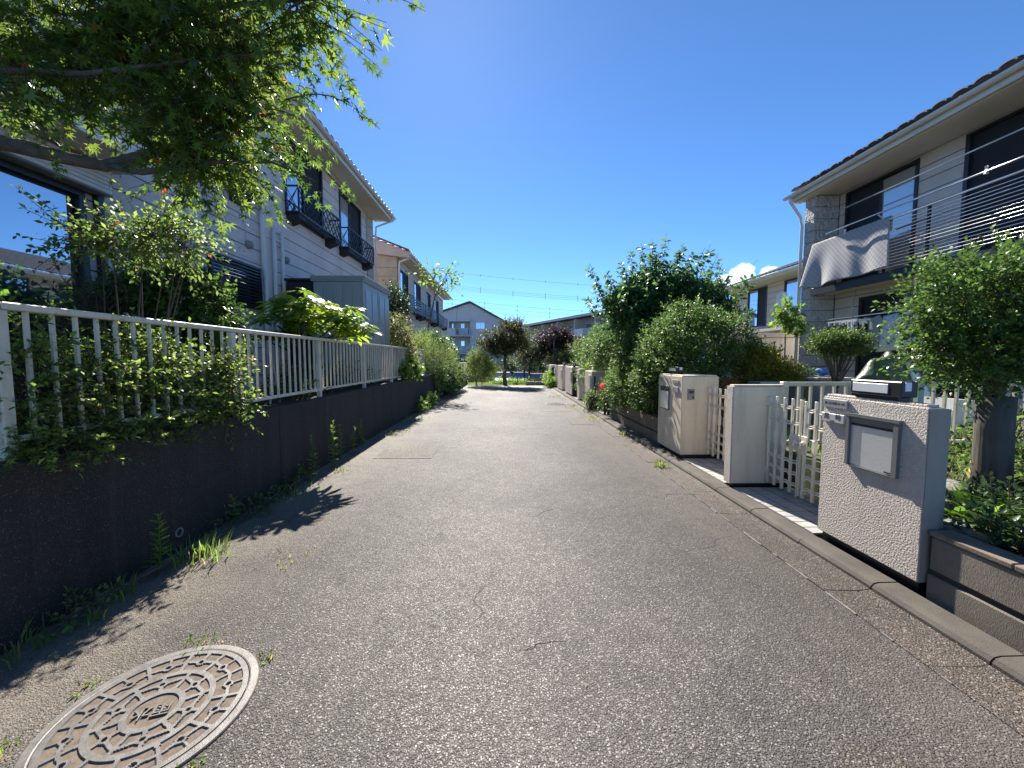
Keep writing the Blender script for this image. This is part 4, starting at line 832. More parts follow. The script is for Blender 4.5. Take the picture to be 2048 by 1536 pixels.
# ================================================================== manhole covers
def manhole():
    nr, na = 92, 320; RR = .325
    def h(r, a):
        q = r / RR; x, y = r * math.cos(a), r * math.sin(a); up = 0
        def near(d, w): return d < w
        if q > .93 or abs(q - .60) < .035 or abs(q - .285) < .035: up = 1
        for (n_, rn, ro, ri) in ((6, .44, .60, .285), (12, .77, .93, .60)):
            if ri < q < ro:
                st = 2 * math.pi / n_; k = round(a / st); da = abs(a - k * st) * r
                k2 = math.floor(a / st) + .5; db = abs(a - k2 * st) * r
                if da < .0085 and not (abs(q - rn) < .0): pass
                nx, ny = rn * RR * math.cos(k * st), rn * RR * math.sin(k * st); d = math.hypot(x - nx, y - ny)
                ex, ey = x - nx, y - ny; ra = k * st; u = ex * math.cos(ra) + ey * math.sin(ra); w = -ex * math.sin(ra) + ey * math.cos(ra)
                if d < .021: up = 1
                if abs(u) < .008: up = 1                                  # tangential arms
                if db < .0085: up = 1                                     # radial bars between nodes
                if n_ == 12 and abs(w) < .007 and u > 0: up = 1
                if n_ == 6 and abs(w) < .008: up = 1
                if d < .0085: up = -1
        return up
    V = [(0, 0, .002)]; F = []
    for i in range(1, nr + 1):
        r = RR * i / nr
        for j in range(na):
            a = 2 * math.pi * j / na; u = h(r, a); V.append((r * math.cos(a), r * math.sin(a), {1: .0105, 0: .0045, -1: -.002}[u]))
    for j in range(na): F.append((0, 1 + j, 1 + (j + 1) % na))
    for i in range(nr - 1):
        for j in range(na): F.append((1 + i * na + j, 1 + (i + 1) * na + j, 1 + (i + 1) * na + (j + 1) % na, 1 + i * na + (j + 1) % na))
    return V, F
MH = thing('manhole_cover', 'ornate cast iron manhole cover in the near left corner', 'manhole cover', (-1.455, 1.515, .0), 'manhole covers')
V, F = manhole(); lid = mk('lid', [(x - 1.455, y + 1.515, z) for x, y, z in V], F, M['iron'], MH)
v, f = latv([(.329, -.02), (.329, .0085), (.334, .01), (.362, .0095), (.366, .005), (.366, -.02)], (-1.455, 1.515, 0), 72); mk('frame_ring', v, [q for q in f if len(q) == 4], M['iron'], MH)
text_mesh('lettering', '雨水', .068, M['iron'], Matrix.Translation((-1.455, 1.51, .0095)) @ Matrix.Rotation(R(198), 4, 'Z'), lid, .003)
m2 = copy_tree(MH, (1.6, 12.35, .0), .6); m2['label'] = 'pale round manhole cover far down the lane on the right'

# ================================================================== far buildings
A = thing('apartment_block', 'grey gabled apartment block facing the end of the lane', 'building', (-5.7, 61, -1.25))
AY = 61; s1 = 770 / AY
def ap_cells(x0, x1, z0, z1, ops): return cells(x0, x1, z0, z1, ops)
slabs = [-.4, 2.4, 5.15]
prism('right_wall', [(-5.7, -1.25), (2.0, -1.25), (2.0, 5.9), (-5.7, 10.15)], 'y', AY, AY + .25, M['render'], A)
prism('left_wall', [(-11.5, -1.25), (-9.0, -1.25), (-9.0, 9.1), (-11.5, 8.3)], 'y', AY, AY + .25, M['render'], A)
prism('upper_wall', [(-8.99, 7.6), (-5.71, 7.6), (-5.71, 10.14), (-8.99, 9.1)], 'y', AY - .02, AY + .25, M['render'], A)
bx('recess_wall', -9, -5.7, AY + 1.3, AY + 1.5, -1.25, 7.7, M['render2'], A); bx('lintel', -9.1, -5.6, AY - .35, AY + .0, 7.3, 7.59, M['render'], A)
bx('recess_side', -9.2, -9.0, AY + .25, AY + 1.3, -1.25, 7.7, M['render2'], A); bx('recess_side', -5.7, -5.5, AY + .25, AY + 1.3, -1.25, 7.7, M['render2'], A)
for z in slabs:
    b = bx('balcony', -9.3, -5.71, AY - .5, AY + 1.29, z - .18, z, M['render'], A); bx('parapet', -9.3, -7.95, AY - .5, AY - .38, z + .001, z + 1.1, M['render'], b)
    bx('rail', -7.94, -5.75, AY - .48, AY - .4, z + 1.03, z + 1.1, M['aptrail'], b); bx('rail', -7.94, -5.75, AY - .48, AY - .4, z + .12, z + .2, M['aptrail'], b); bx('privacy_glass', -7.3, -6.0, AY - .455, AY - .43, z + .201, z + 1.029, M['curtain'], b)
    for i in range(5): bx('rail_post', -7.94 + i * .54, -7.86 + i * .54, AY - .47, AY - .41, z + .001, z + 1.029, M['aptrail'], b)
    d = bx('balcony_door', -7.4, -6.6, AY + 1.22, AY + 1.29, z + .002, z + 2.05, M['trim'], A); bx('pane', -7.25, -6.75, AY + 1.2, AY + 1.219, z + .15, z + 1.9, M['glass'], d)
    q = bx('window', -8.8, -8.4, AY + 1.22, AY + 1.29, z + 1.0, z + 2.0, M['frame'], A); bx('pane', -8.74, -8.46, AY + 1.2, AY + 1.219, z + 1.06, z + 1.94, M['glass'], q)
    q = bx('window', -4.85, -3.35, AY - .1, AY - .01, z + .95, z + 2.05, M['trim'], A); bx('pane', -4.75, -4.12, AY - .12, AY - .101, z + 1.03, z + 1.97, M['glass'], q); bx('pane', -4.06, -3.45, AY - .12, AY - .101, z + 1.03, z + 1.97, M['glass'], q); bx('hood', -4.95, -3.25, AY - .4, AY - .011, z + 2.1, z + 2.2, M['trim'], q)
bar('roof', (-5.7, AY + 4, 10.35), (2.4, AY + 4, 5.9), 9, .22, M['tile'], A); bar('roof', (-5.7, AY + 4, 10.35), (-12.2, AY + 4, 8.15), 9, .22, M['tile'], A)
B = thing('apartment_block', 'long apartment block with balconies seen obliquely behind the hedge', 'building', (2.7, 84, -1.25))
d0 = Vector((2.7, 84, 0)); d1 = Vector((20.5, 43.7, 0)); dv = (d1 - d0).normalized(); nv_ = Vector((dv.y, -dv.x, 0)); LB = (d1 - d0).length
if nv_.y > 0: nv_ = -nv_
def loc_box(name, a, b, o0, o1, z0, z1, mat, parent):
    P = []
    for u in (a, b):
        for o in (o0, o1):
            for z in (z0, z1): q = d0 + dv * u + nv_ * o; P.append((q.x, q.y, z))
    o = mk(name, P, BOX_F, mat, parent); bm = bmesh.new(); bm.from_mesh(o.data); bmesh.ops.recalc_face_normals(bm, faces=bm.faces); bm.to_mesh(o.data); bm.free(); return o
loc_box('wall', 0, LB, -8, -1.4, -1.25, 8.2, M['render2'], B); loc_box('roof', -.4, LB + .4, -9, .9, 8.21, 8.42, M['tile'], B); loc_box('fascia', -.4, LB + .4, .91, 1.0, 8.1, 8.5, M['render'], B)
for fz in (-.4, 2.4, 5.2):
    loc_box('slab', 0, LB, -1.39, .6, fz - .2, fz, M['render'], B)
    nb = 8
    for i in range(nb):
        u = LB * i / nb
        loc_box('partition', u, u + .2, -1.38, .55, fz + .002, fz + 2.78, M['render'], B); loc_box('parapet', u + .25, u + LB / nb * .45, .45, .56, fz + .002, fz + 1.1, M['trim'], B); loc_box('railing', u + LB / nb * .46, u + LB / nb - .03, .48, .53, fz + .1, fz + 1.1, M['curtain'], B)
        w_ = loc_box('window', u + .6, u + 2.6, -1.39, -1.34, fz + .05, fz + 2.1, M['trim'], B); loc_box('pane', u + .7, u + 2.5, -1.339, -1.32, fz + .15, fz + 2.0, M['glass'], w_)
        w_ = loc_box('window', u + 3.2, u + 4.2, -1.39, -1.34, fz + .9, fz + 2.1, M['frame'], B); loc_box('pane', u + 3.3, u + 4.1, -1.339, -1.32, fz + 1.0, fz + 2.0, M['glass'], w_)

# ================================================================== power lines
def pline(label, a, b, sag, r=.02, marks=True):
    a = Vector(a); b = Vector(b); t = thing('power_line', label, 'cable', tuple(a), 'overhead cables')
    P = [a.lerp(b, i / 24) - Vector((0, 0, sag * 4 * (i / 24) * (1 - i / 24))) for i in range(25)]
    tube('cable', P, r * .7, M['wire'], t, 5)
    if marks:
        for i in range(3, 24, 3): bar('spacer', P[i] - Vector((0, 0, .18)), P[i] + Vector((0, 0, .18)), .05, .05, M['wire'], t)
pline('topmost overhead cable across the sky beyond the houses', (-14, 60, 15.4), (26, 60, 12.2), .5)
for k, (z0, z1) in enumerate(((13.5, 10.6), (13.25, 10.35), (13.0, 10.1))): pline(['upper', 'middle', 'lower'][k] + ' cable of the close triple bundle in the sky', (-14, 60, z0), (26, 60, z1), .7, .018)
for k, (z0, z1) in enumerate(((10.2, 7.6), (9.6, 7.0), (9.0, 6.5))): pline(['highest', 'second', 'lowest'][k] + ' of the low cables crossing above the gabled apartment block', (-12, 54, z0), (24, 54, z1), .5, .018)
pline('thin service cable running down past the second left house', (-3.9, 31, 5.6), (-8.0, 60, 5.0), .3, .02, False)

# ================================================================== cars
def car(label, loc, rz, body, L=3.9, Wd=1.62, H=1.45):
    x, y, z = loc; t = thing('parked_car', label, 'car', (0, 0, 0), 'parked cars')
    hw = Wd / 2
    prof = [(-L / 2, .25), (-L / 2, .62), (-L / 2 + .08, .78), (-L / 2 + .95, .9), (-L / 2 + 1.0, .92), (L / 2 - .25, .92), (L / 2 - .02, .8), (L / 2, .3), (L / 2 - .1, .22), (-L / 2 + .1, .2)]
    def loft(prof, sec):
        V = []; n = len(prof); F = []
        for (w_, sc, dz) in sec:
            for a, b in prof: V.append((a * sc, w_, b + dz))
        for i in range(len(sec) - 1):
            for k in range(n): F.append((i * n + k, i * n + (k + 1) % n, (i + 1) * n + (k + 1) % n, (i + 1) * n + k))
        F += [tuple(range(n - 1, -1, -1)), tuple(range((len(sec) - 1) * n, len(sec) * n))]; return V, F
    v, f = loft(prof, [(-hw, .96, 0), (-hw + .06, .99, .01), (-hw * .5, 1.0, .02), (hw * .5, 1.0, .02), (hw - .06, .99, .01), (hw, .96, 0)]); b_ = mk('body', v, f, body, t)
    cab = [(-L / 2 + .95, .91), (-L / 2 + 1.6, H - .04), (-L / 2 + 1.9, H), (L / 2 - .75, H - .02), (L / 2 - .3, .92)]
    v, f = loft(cab, [(-hw + .05, .98, -.0), (-hw + .16, .97, .0), (hw - .16, .97, 0), (hw - .05, .98, 0)])
    v = [(a, c * (1 - .14 * max(0, (d - .92)) / .5), d) for a, c, d in v]; gl = mk('windows', v, f, M['glassdark'], t)
    rv = [(-L / 2 + 1.62, H - .02), (-L / 2 + 1.92, H + .018), (L / 2 - .74, H - .002), (L / 2 - .62, H - .1), (L / 2 - .7, H - .12), (-L / 2 + 1.7, H - .06)]
    v, f = loft(rv, [(-hw + .17, 1, 0), (hw - .17, 1, 0)]); mk('roof', v, f, body, t)
    for xx in (-L / 2 + .72, L / 2 - .75):
        for sg in (-1, 1):
            vv, ff = latv([(.29, -.09), (.3, -.07), (.3, .07), (.29, .09)], n=18); wh = mk('wheel', [(xx + q[0], sg * (hw - .07) + q[2], .3 + q[1]) for q in vv], ff, M['tyre'], t); vv, ff = latv([(.19, -.092), (.19, .092)], n=14); mk('rim', [(xx + q[0], sg * (hw - .068) + q[2], .3 + q[1]) for q in vv], ff, M['chrome'], wh)
    for sg in (-1, 1):
        hl = bx('headlight', -L / 2 - .012, -L / 2 + .14, sg * (hw - .22) - .15, sg * (hw - .22) + .15, .6, .76, M['chrome'], t, .03); bx('lens', -L / 2 - .02, -L / 2 - .013, sg * (hw - .22) - .12, sg * (hw - .22) + .12, .62, .74, M['glass'], hl)
        bx('mirror', -L / 2 + 1.25, -L / 2 + 1.4, sg * (hw + .02) - .07, sg * (hw + .02) + .07, .95, 1.08, body, t, .02)
    bx('bumper', -L / 2 - .07, -L / 2 + .05, -hw + .03, hw - .03, .3, .5, M['carwhite'] if body is M['carred'] else body, t, .04); bx('grille', -L / 2 - .025, -L / 2 + .01, -.4, .4, .55, .7, M['black'], t, .01); bx('number_plate', -L / 2 - .085, -L / 2 - .071, -.165, .165, .34, .49, M['whitebox'], t)
    t.location = loc; t.rotation_euler = (0, 0, rz); EMP.pop(t.name, None); return t
car('red car nosing out beside the flowers behind the far gate posts', (4.98, 10.0, .05), 0, M['carred'], 3.4, 1.48, 1.5)
car('white car in the car park behind the centre tree', (-.35, 36, -1.236), R(90), M['carwhite'])
car('dark blue car in the car park between the white and the red', (1.3, 34.5, -1.236), R(90), M['carblue'], H=1.5)
car('red car in the car park beside the lamp post', (2.6, 31.5, -1.236), R(90), M['carred'], H=1.5)
lpz = thing('street_lamp', 'slim dark lamp post with a lantern near the purple tree', 'street lamp', (2.85, 23, -.1))
tube('post', [(2.85, 23, -.2), (2.85, 23, 2.6)], .035, M['black'], lpz, 8); v, f = latv([(.05, 0), (.13, .12), (.14, .3), (.04, .4)], (2.85, 23, 2.55), 10); mk('lantern', v, f, M['black'], lpz)
t = thing('garden_stakes', 'two thin green stakes leaning behind the left railing', 'stakes', (-2.9, 4.9, .9)); tube('stake', [(-2.75, 4.5, .9), (-3.0, 4.95, 1.62)], .011, M['pole'], t, 6); tube('stake', [(-2.78, 4.75, .9), (-3.02, 4.98, 1.6)], .011, M['pole'], t, 6)
# cloud
rc = random.Random(4); t = thing('cloud', 'small white cumulus cloud above the set back house', 'cloud', (380, 600, 120)); bm = bmesh.new()
for i in range(26):
    u = rc.random(); cx = 335 + 85 * u; top = 16 + 15 * math.sin(u * 3.3) ; 
    ret = bmesh.ops.create_icosphere(bm, subdivisions=3, radius=8 + 7 * rc.random())
    off = Vector((cx, 600 + rc.uniform(-15, 15), 108 + top * rc.random() + 8 * u))
    for q in ret['verts']:
        p3 = q.co.copy(); q.co *= 1 + .12 * math.sin(p3.x * .9 + i) * math.sin(p3.y * .8) + .1 * math.sin(p3.z * 1.3 + i * 2); q.co += off
me = bpy.data.meshes.new('cloud_mass'); bm.to_mesh(me); bm.free(); me.materials.append(M['cloud']); me.polygons.foreach_set('use_smooth', [True] * len(me.polygons)); o = fit(bpy.data.objects.new('puff', me), t); rmd = o.modifiers.new('remesh', 'REMESH'); rmd.mode = 'VOXEL'; rmd.voxel_size = 2.2; rmd.use_smooth_shade = True; o['kind'] = 'stuff'
# ================================================================== foliage kit
def star(lobes, inner=.36, spread=150, wmid=None):
    """palmate leaf: centre at the stalk, pointed lobes"""
    V = [(0, .0, 0)]; n = len(lobes); F = []
    for i, L_ in enumerate(lobes):
        a = R(-spread + 2 * spread * i / (n - 1)); V.append((L_ * math.sin(a), L_ * math.cos(a) + .0, -.10 * L_))
        if i < n - 1: a2 = R(-spread + 2 * spread * (i + .5) / (n - 1)); V.append((inner * math.sin(a2), inner * math.cos(a2), .04))
    for i in range(1, len(V) - 1): F.append((0, i + 1, i))
    return np.array(V), np.array(F)
T_OVAL = (np.array([(0, 0, 0), (-.24, .32, .07), (.24, .32, .07), (-.2, .7, .05), (.2, .7, .05), (0, 1, -.1), (0, .5, 0)]), np.array([(0, 2, 6), (0, 6, 1), (1, 6, 3), (2, 4, 6), (3, 6, 5), (6, 4, 5)]))
T_SM = (np.array([(0, 0, 0), (-.28, .5, .06), (.28, .5, .06), (0, 1, -.05)]), np.array([(0, 2, 1), (1, 2, 3)]))
T_LONG = (np.array([(0, 0, 0), (-.12, .4, .03), (.12, .4, .03), (0, 1, -.12)]), np.array([(0, 2, 1), (1, 2, 3)]))
T_MAPLE = star([.42, .78, 1, 1.1, 1, .78, .42], .33, 128)
T_NEEDLE = (np.array([(0, 0, 0), (-.07, .5, .02), (.07, .5, .02), (0, 1, 0)]), np.array([(0, 2, 1), (1, 2, 3)]))
def nrm(a): return a / np.maximum(np.linalg.norm(a, axis=1, keepdims=True), 1e-9)
def leaves(name, P, D, S, tpl, mat, parent, seed=0, flat=.9, up=(0, 0, 1), kind='stuff'):
    rs = np.random.default_rng(seed); n = len(P); D = nrm(D)
    u = np.asarray(up, float)[None] * flat + rs.normal(0, .45, (n, 3)); u = nrm(u - (u * D).sum(1, keepdims=True) * D); b = np.cross(D, u)
    tv, tf = tpl; k = len(tv)
    S = np.broadcast_to(np.asarray(S, float).reshape(-1, 1, 1), (n, 1, 1))
    co = P[:, None] + S * (tv[None, :, 0:1] * b[:, None] + tv[None, :, 1:2] * D[:, None] + tv[None, :, 2:3] * u[:, None])
    tri = (tf[None] + (np.arange(n) * k)[:, None, None]).reshape(-1, 3)
    o = npmesh(name, co.reshape(-1, 3), tri, mat, parent)
    if kind: o['kind'] = kind
    return o
def twigs(rs, ells, n, shell=.55, upb=.35, tl=.22, tvar=.5, lump=.2, droop=0.):
    w = np.array([e[6] if len(e) > 6 else e[3] * e[4] + e[4] * e[5] + e[3] * e[5] for e in ells]); w = w / w.sum()
    idx = rs.choice(len(ells), n, p=w); E_ = np.array([e[:6] for e in ells])[idx]
    d = nrm(rs.normal(0, 1, (n, 3))); r = rs.uniform(shell, 1, n) ** .7
    ph = rs.uniform(0, 6, 3); lm = 1 + lump * (np.sin(d[:, 0] * 4.1 + E_[:, 0] * 3 + ph[0]) * np.sin(d[:, 1] * 4.7 + E_[:, 1] * 2 + ph[1]) + .7 * np.sin(d[:, 2] * 6.3 + ph[2] + d[:, 0] * 5))
    B = E_[:, :3] + d * E_[:, 3:6] * (r * lm * .9)[:, None]
    D = nrm(d * .8 + np.array([0, 0, upb]) + rs.normal(0, .35, (n, 3)))
    L_ = tl * (1 + tvar * rs.uniform(-1, 1, n))
    return B, D, L_
def on_twigs(rs, B, D, L_, m, spread=.9, droop=0., start=.1):
    n = len(B); t = np.tile(np.linspace(start, 1, m), (n, 1)) + rs.uniform(-.05, .05, (n, m))
    P = B[:, None] + D[:, None] * (L_[:, None] * t)[:, :, None]; P[:, :, 2] -= droop * (L_[:, None] * t) ** 2
    side = nrm(np.cross(D, rs.normal(0, 1, (n, 3)))); s2 = np.cross(D, side)
    ang = np.tile(np.arange(m) * 2.4, (n, 1)) + rs.uniform(0, 6.28, (n, 1))
    sd_ = side[:, None] * np.cos(ang)[:, :, None] + s2[:, None] * np.sin(ang)[:, :, None]
    fwd = .45 + .6 * (t ** 3)
    Dl = D[:, None] * fwd[:, :, None] + sd_ * spread + rs.normal(0, .2, (n, m, 3)); Dl[:, :, 2] -= droop * .6
    return P.reshape(-1, 3), Dl.reshape(-1, 3)
def twig_tubes(name, B, D, L_, r, mat, parent, droop=0.):
    """all the fine twigs of one crown, three sided, joined"""
    n = len(B); side = nrm(np.cross(D, np.array([.3, .2, .9]))); s2 = np.cross(D, side); V = []
    for (t, rr) in ((-.35, 1.0), (1, .4)):
        c = B + D * (L_ * t)[:, None]
        if t > 0: c = c - np.array([0, 0, 1]) * (droop * L_ ** 2)[:, None]
        for k in range(3): a = k * 2.094; V.append(c + (side * math.cos(a) + s2 * math.sin(a)) * r * rr)
    V = np.stack(V, 1).reshape(-1, 3); q = np.array([(0, 1, 4, 3), (1, 2, 5, 4), (2, 0, 3, 5)]); F = (q[None] + (np.arange(n) * 6)[:, None, None]).reshape(-1, 4)
    o = npmesh(name, V, F, mat, parent); o['kind'] = 'stuff'; return o
def limbs(name, paths, mat, parent, n=7):
    return multi(name, [tubev(p, r, n) for p, r in paths], mat, parent, True)
def wob(a, b, m, amt, rr, sag=0):
    a = Vector(a); b = Vector(b); out = []
    for i in range(m + 1):
        t = i / m; q = a.lerp(b, t); k = math.sin(t * math.pi); q += Vector((rr.uniform(-amt, amt), rr.uniform(-amt, amt), rr.uniform(-amt, amt) * .5 + sag * k)) * (k if t in (0, 1) else 1); out.append(tuple(q))
    return out
def bush(name, label, cat, base, ells, n, m, size, tpl, mat, seed, group=None, shell=.5, upb=.35, tl=.2, lump=.22, spread=.9, droop=0, trunk=None, stems=5, bark='bark', twig=True, flat=.8, tr=.02):
    """a plant: leafy crown, stems or trunk, fine twigs"""
    rs = np.random.default_rng(seed); rr = random.Random(seed)
    t = thing(name, label, cat, base, group)
    B, D, L_ = twigs(rs, ells, n, shell, upb, tl, .5, lump)
    P, Dl = on_twigs(rs, B, D, L_, m, spread, droop)
    leaves('crown', P, Dl, size * rs.uniform(.65, 1.25, len(P)), tpl, M[mat], t, seed, flat)
    if twig: k = min(n, 900); twig_tubes('twigs', B[:k], D[:k], L_[:k], .0035 if size < .08 else .005, M['twig'], t, droop)
    if trunk:
        top = Vector(trunk[1]); tube('trunk', wob(trunk[0], trunk[1], 6, trunk[2] * .35, rr), [trunk[2] * (1 - .06 * i) for i in range(7)], M[bark], t, 10)
    else: top = None
    ps = []
    for i in range(stems):
        e = ells[i % len(ells)]; s0 = top if top is not None else Vector((base[0] + rr.uniform(-.5, .5) * min(e[3], .5), base[1] + rr.uniform(-.5, .5) * min(e[4], .5), base[2] - .03))
        tgt = Vector((e[0] + rr.uniform(-.6, .6) * e[3], e[1] + rr.uniform(-.6, .6) * e[4], e[2] + rr.uniform(-.1, .7) * e[5]))
        ps.append((wob(s0, tgt, 5, .03 * max(e[3:6]), rr), [tr * (1 - .16 * j) for j in range(6)]))
    if ps: o = limbs('branches', ps, M[bark], t, 6)
    return t
def tuft(name, label, cat, x, y, z, n, h, spread, seed, mat='grass', w=.012, group='weeds along the lane', lean=.6):
    rs = np.random.default_rng(seed); t = thing(name, label, cat, (x, y, z), group)
    V = []; F = []
    for i in range(n):
        a = rs.uniform(0, 6.28); r0 = rs.uniform(0, spread) ; bx_, by_ = x + r0 * math.cos(a), y + r0 * math.sin(a); hh = h * rs.uniform(.45, 1.1); ln = lean * rs.uniform(.2, 1.2) * hh; a2 = a + rs.normal(0, .7); sx, sy = -math.sin(a2), math.cos(a2); k = len(V)
        for j, (u, ww) in enumerate(((0, 1), (.4, .9), (.75, .6), (1, .05))):
            cx, cy, cz = bx_ + math.cos(a2) * ln * u * u, by_ + math.sin(a2) * ln * u * u, z + hh * (u - .25 * u * u * lean)
            V += [(cx - sx * w * ww / 2, cy - sy * w * ww / 2, cz), (cx + sx * w * ww / 2, cy + sy * w * ww / 2, cz)]
        for j in range(3): F.append((k + 2 * j, k + 2 * j + 1, k + 2 * j + 3, k + 2 * j + 2))
    o = npmesh('blades', V, F, M[mat], t); o['kind'] = 'stuff'; return t
def tall_weed(label, x, y, h, seed, lean=0.0):
    rs = np.random.default_rng(seed); t = thing('tall_weed', label, 'weed', (x, y, 0), 'tall weeds at the foot of the left wall')
    pth = [(x + lean * u * u, y + .02 * math.sin(u * 5), h * u) for u in np.linspace(0, 1, 6)]; tube('stem', pth, [.006, .0055, .005, .004, .003, .002], M['bright'], t, 5)
    n = int(h * 150); u = rs.uniform(.06, 1, n) ; a = np.arange(n) * 2.4
    P = np.stack([x + lean * u * u, y + .02 * np.sin(u * 5), h * u], 1); D = np.stack([np.cos(a), np.sin(a), .35 + .9 * u ** 3 + 0 * a], 1); leaves('leaves', P, D, (.10 - .06 * u) * rs.uniform(.7, 1.2, n), T_LONG, M['bright'] if seed % 2 else M['grass'], t, seed)

# ================================================================== foreground maple
rm = np.random.default_rng(21); rr = random.Random(21)
MP = thing('maple_tree', 'japanese maple overhanging the lane at the top left', 'tree', (-3.35, 1.75, .9))
tube('trunk', [(-3.35, 1.7, .85), (-3.33, 1.75, 1.4), (-3.28, 1.85, 1.9), (-3.2, 1.98, 2.35), (-3.15, 2.1, 2.9)], [.11, .095, .085, .075, .05], M['bark'], MP, 12)
lm_ = [([(-3.24, 1.93, 2.15), (-2.95, 2.05, 2.5), (-2.61, 2.1, 2.565), (-2.45, 2.1, 2.53), (-2.287, 2.1, 2.49), (-2.135, 2.15, 2.475), (-1.94, 2.2, 2.565), (-1.74, 2.26, 2.66), (-1.5, 2.2, 2.74), (-1.2, 2.1, 2.72)], [.055, .045, .038, .036, .032, .03, .025, .018, .012, .006]),
       ([(-3.2, 2.0, 2.4), (-2.9, 2.2, 2.9), (-2.5, 2.3, 3.2), (-2.0, 2.3, 3.3), (-1.4, 2.1, 3.25), (-.9, 1.95, 3.15)], [.045, .035, .028, .02, .012, .005]),
       ([(-2.135, 2.15, 2.48), (-1.9, 2.1, 2.42), (-1.6, 2.15, 2.5), (-1.25, 2.15, 2.5), (-1.0, 2.1, 2.38)], [.02, .015, .011, .007, .004]),
       ([(-2.9, 2.2, 2.9), (-2.5, 2.0, 2.85), (-2.0, 1.95, 2.8), (-1.5, 2.05, 2.95), (-1.1, 2.0, 2.95)], [.025, .018, .013, .008, .004])]
for p_, r_ in lm_: tube('limb', p_, r_, M['bark'], MP, 8)
ells = [(-2.4, 2.3, 3.2, .5, .3, .26, 2.2), (-1.95, 2.25, 3.3, .5, .35, .26, 2.4), (-1.64, 2.2, 3.06, .45, .3, .25, 1.5), (-1.38, 2.0, 3.02, .27, .25, .16, .8), (-1.66, 2.1, 2.74, .3, .25, .12, .9), (-1.62, 2.2, 2.6, .26, .22, .11, .75), (-2.1, 2.35, 2.98, .5, .25, .12, .7), (-2.85, 2.2, 3.1, .4, .3, .3, .7), (-2.35, 1.95, 2.74, .3, .2, .08, .3), (-1.0, 1.95, 3.14, .25, .2, .1, .4), (-1.75, 2.3, 2.52, .2, .16, .08, .3), (-2.1, 2.2, 3.65, .8, .5, .25, 1.4), (-1.35, 2.0, 3.45, .4, .4, .2, .6)]
B, D, L_ = twigs(rm, ells, 1180, .1, -.25, .25, .5, .12); D[:, 0] += .3; D = nrm(D)
SP = [((-1.2, 2.05, 2.78), (-.92, 2.0, 2.68)), ((-1.25, 2.1, 2.6), (-.98, 2.1, 2.46)), ((-1.2, 1.98, 3.05), (-.8, 1.92, 2.97)), ((-1.25, 2.15, 2.5), (-1.05, 2.15, 2.3)), ((-1.0, 1.95, 2.98), (-.635, 1.9, 2.88)), ((-1.1, 1.95, 2.82), (-.9, 1.95, 2.8)), ((-1.0, 2.05, 2.72), (-.627, 2.0, 2.59)), ((-1.1, 2.1, 2.5), (-.811, 2.1, 2.3)), ((-.85, 1.92, 3.08), (-.376, 1.9, 3.06)), ((-1.15, 2.1, 2.42), (-.96, 2.12, 2.24)), ((-2.4, 2.0, 2.6), (-2.15, 1.95, 2.35)), ((-2.75, 2.0, 2.55), (-2.5, 1.9, 2.36)), ((-1.1, 2.0, 2.62), (-.85, 2.0, 2.44)), ((-1.5, 2.2, 2.4), (-1.45, 2.2, 2.2)), ((-1.8, 2.25, 2.4), (-1.68, 2.25, 2.2)), ((-1.3, 2.1, 2.35), (-1.2, 2.15, 2.18))]
twig_tubes('twigs', B, D, L_, .003, M['twig'], MP)
P, Dl = on_twigs(rm, B, D, L_, 9, .9, .4); P2 = []; Dl2 = []; arcs = []
for s_ in SP:
    a = np.array(s_[0]); b = np.array(s_[1]); ln = np.linalg.norm(b - a); a = a - (b - a) * .35; ts = np.linspace(0, 1, 9)
    pt = [a + (b - a) * t + np.array([0, 0, .22 * ln * math.sin(t * math.pi)]) for t in ts]; arcs.append(tubev([tuple(q) for q in pt], [.004 - .003 * t for t in ts], 5))
    for k in range(int(ln * 62) + 8):
        t = rm.uniform(.12, 1); f_ = t * 8; i0 = min(7, int(f_)); q = pt[i0] + (pt[i0 + 1] - pt[i0]) * (f_ - i0); P2.append(q + rm.normal(0, .012, 3)); d = nrm((b - a)[None])[0] * .7 + rm.normal(0, .55, 3); d[2] -= .55; Dl2.append(d)
sp_ = multi('sprays', arcs, M['twig'], MP, True)
P2 = np.array(P2); Dl2 = np.array(Dl2)
P = np.concatenate([P, P2]); Dl = np.concatenate([Dl, Dl2]); Dl[:, 2] -= .35
S_ = rm.uniform(.028, .056, len(P)); S_[len(P) - len(P2):] *= .72
# the leaves that show largest are single parts; the rest of the crown is one mass
fx = P[:, 0] * np.cos(.0143) ; dist = np.linalg.norm(P - np.array([0, 0, 1.45]), axis=1); inview = (P[:, 0] / P[:, 1] > -1.3) & ((P[:, 2] - 1.45) / P[:, 1] < .95)
fringe = P[:, 2] - .25 * P[:, 0] * -1
score = S_ / dist * (1 + .5 * (P[:, 2] < 2.75)) * inview; score[len(P) - len(P2):] *= 2
big = np.argsort(-score)[:300]; rest = np.setdiff1d(np.arange(len(P)), big)
leaves('crown', P[rest], Dl[rest], S_[rest], T_MAPLE, M['maple'], MP, 3, .5)
lm_mesh = bpy.data.meshes.new('leaf'); lm_mesh.from_pydata([tuple(v) for v in T_MAPLE[0]], [], [tuple(int(q) for q in f) for f in T_MAPLE[1]]); lm_mesh.materials.append(M['maple'])
lm_var = [lm_mesh]
ml = leafmat('maple_leaf_single', (.025, .065, .012), (.085, .165, .022), .52, .38, (.4, .13, .03), .006)
gnode = ml.node_tree.nodes; oi = gnode.new('ShaderNodeObjectInfo'); rmp = [q for q in gnode if q.type == 'VALTORGB'][0]
ml.node_tree.links.new(oi.outputs['Random'], rmp.inputs[0]); lm_mesh.materials[0] = ml
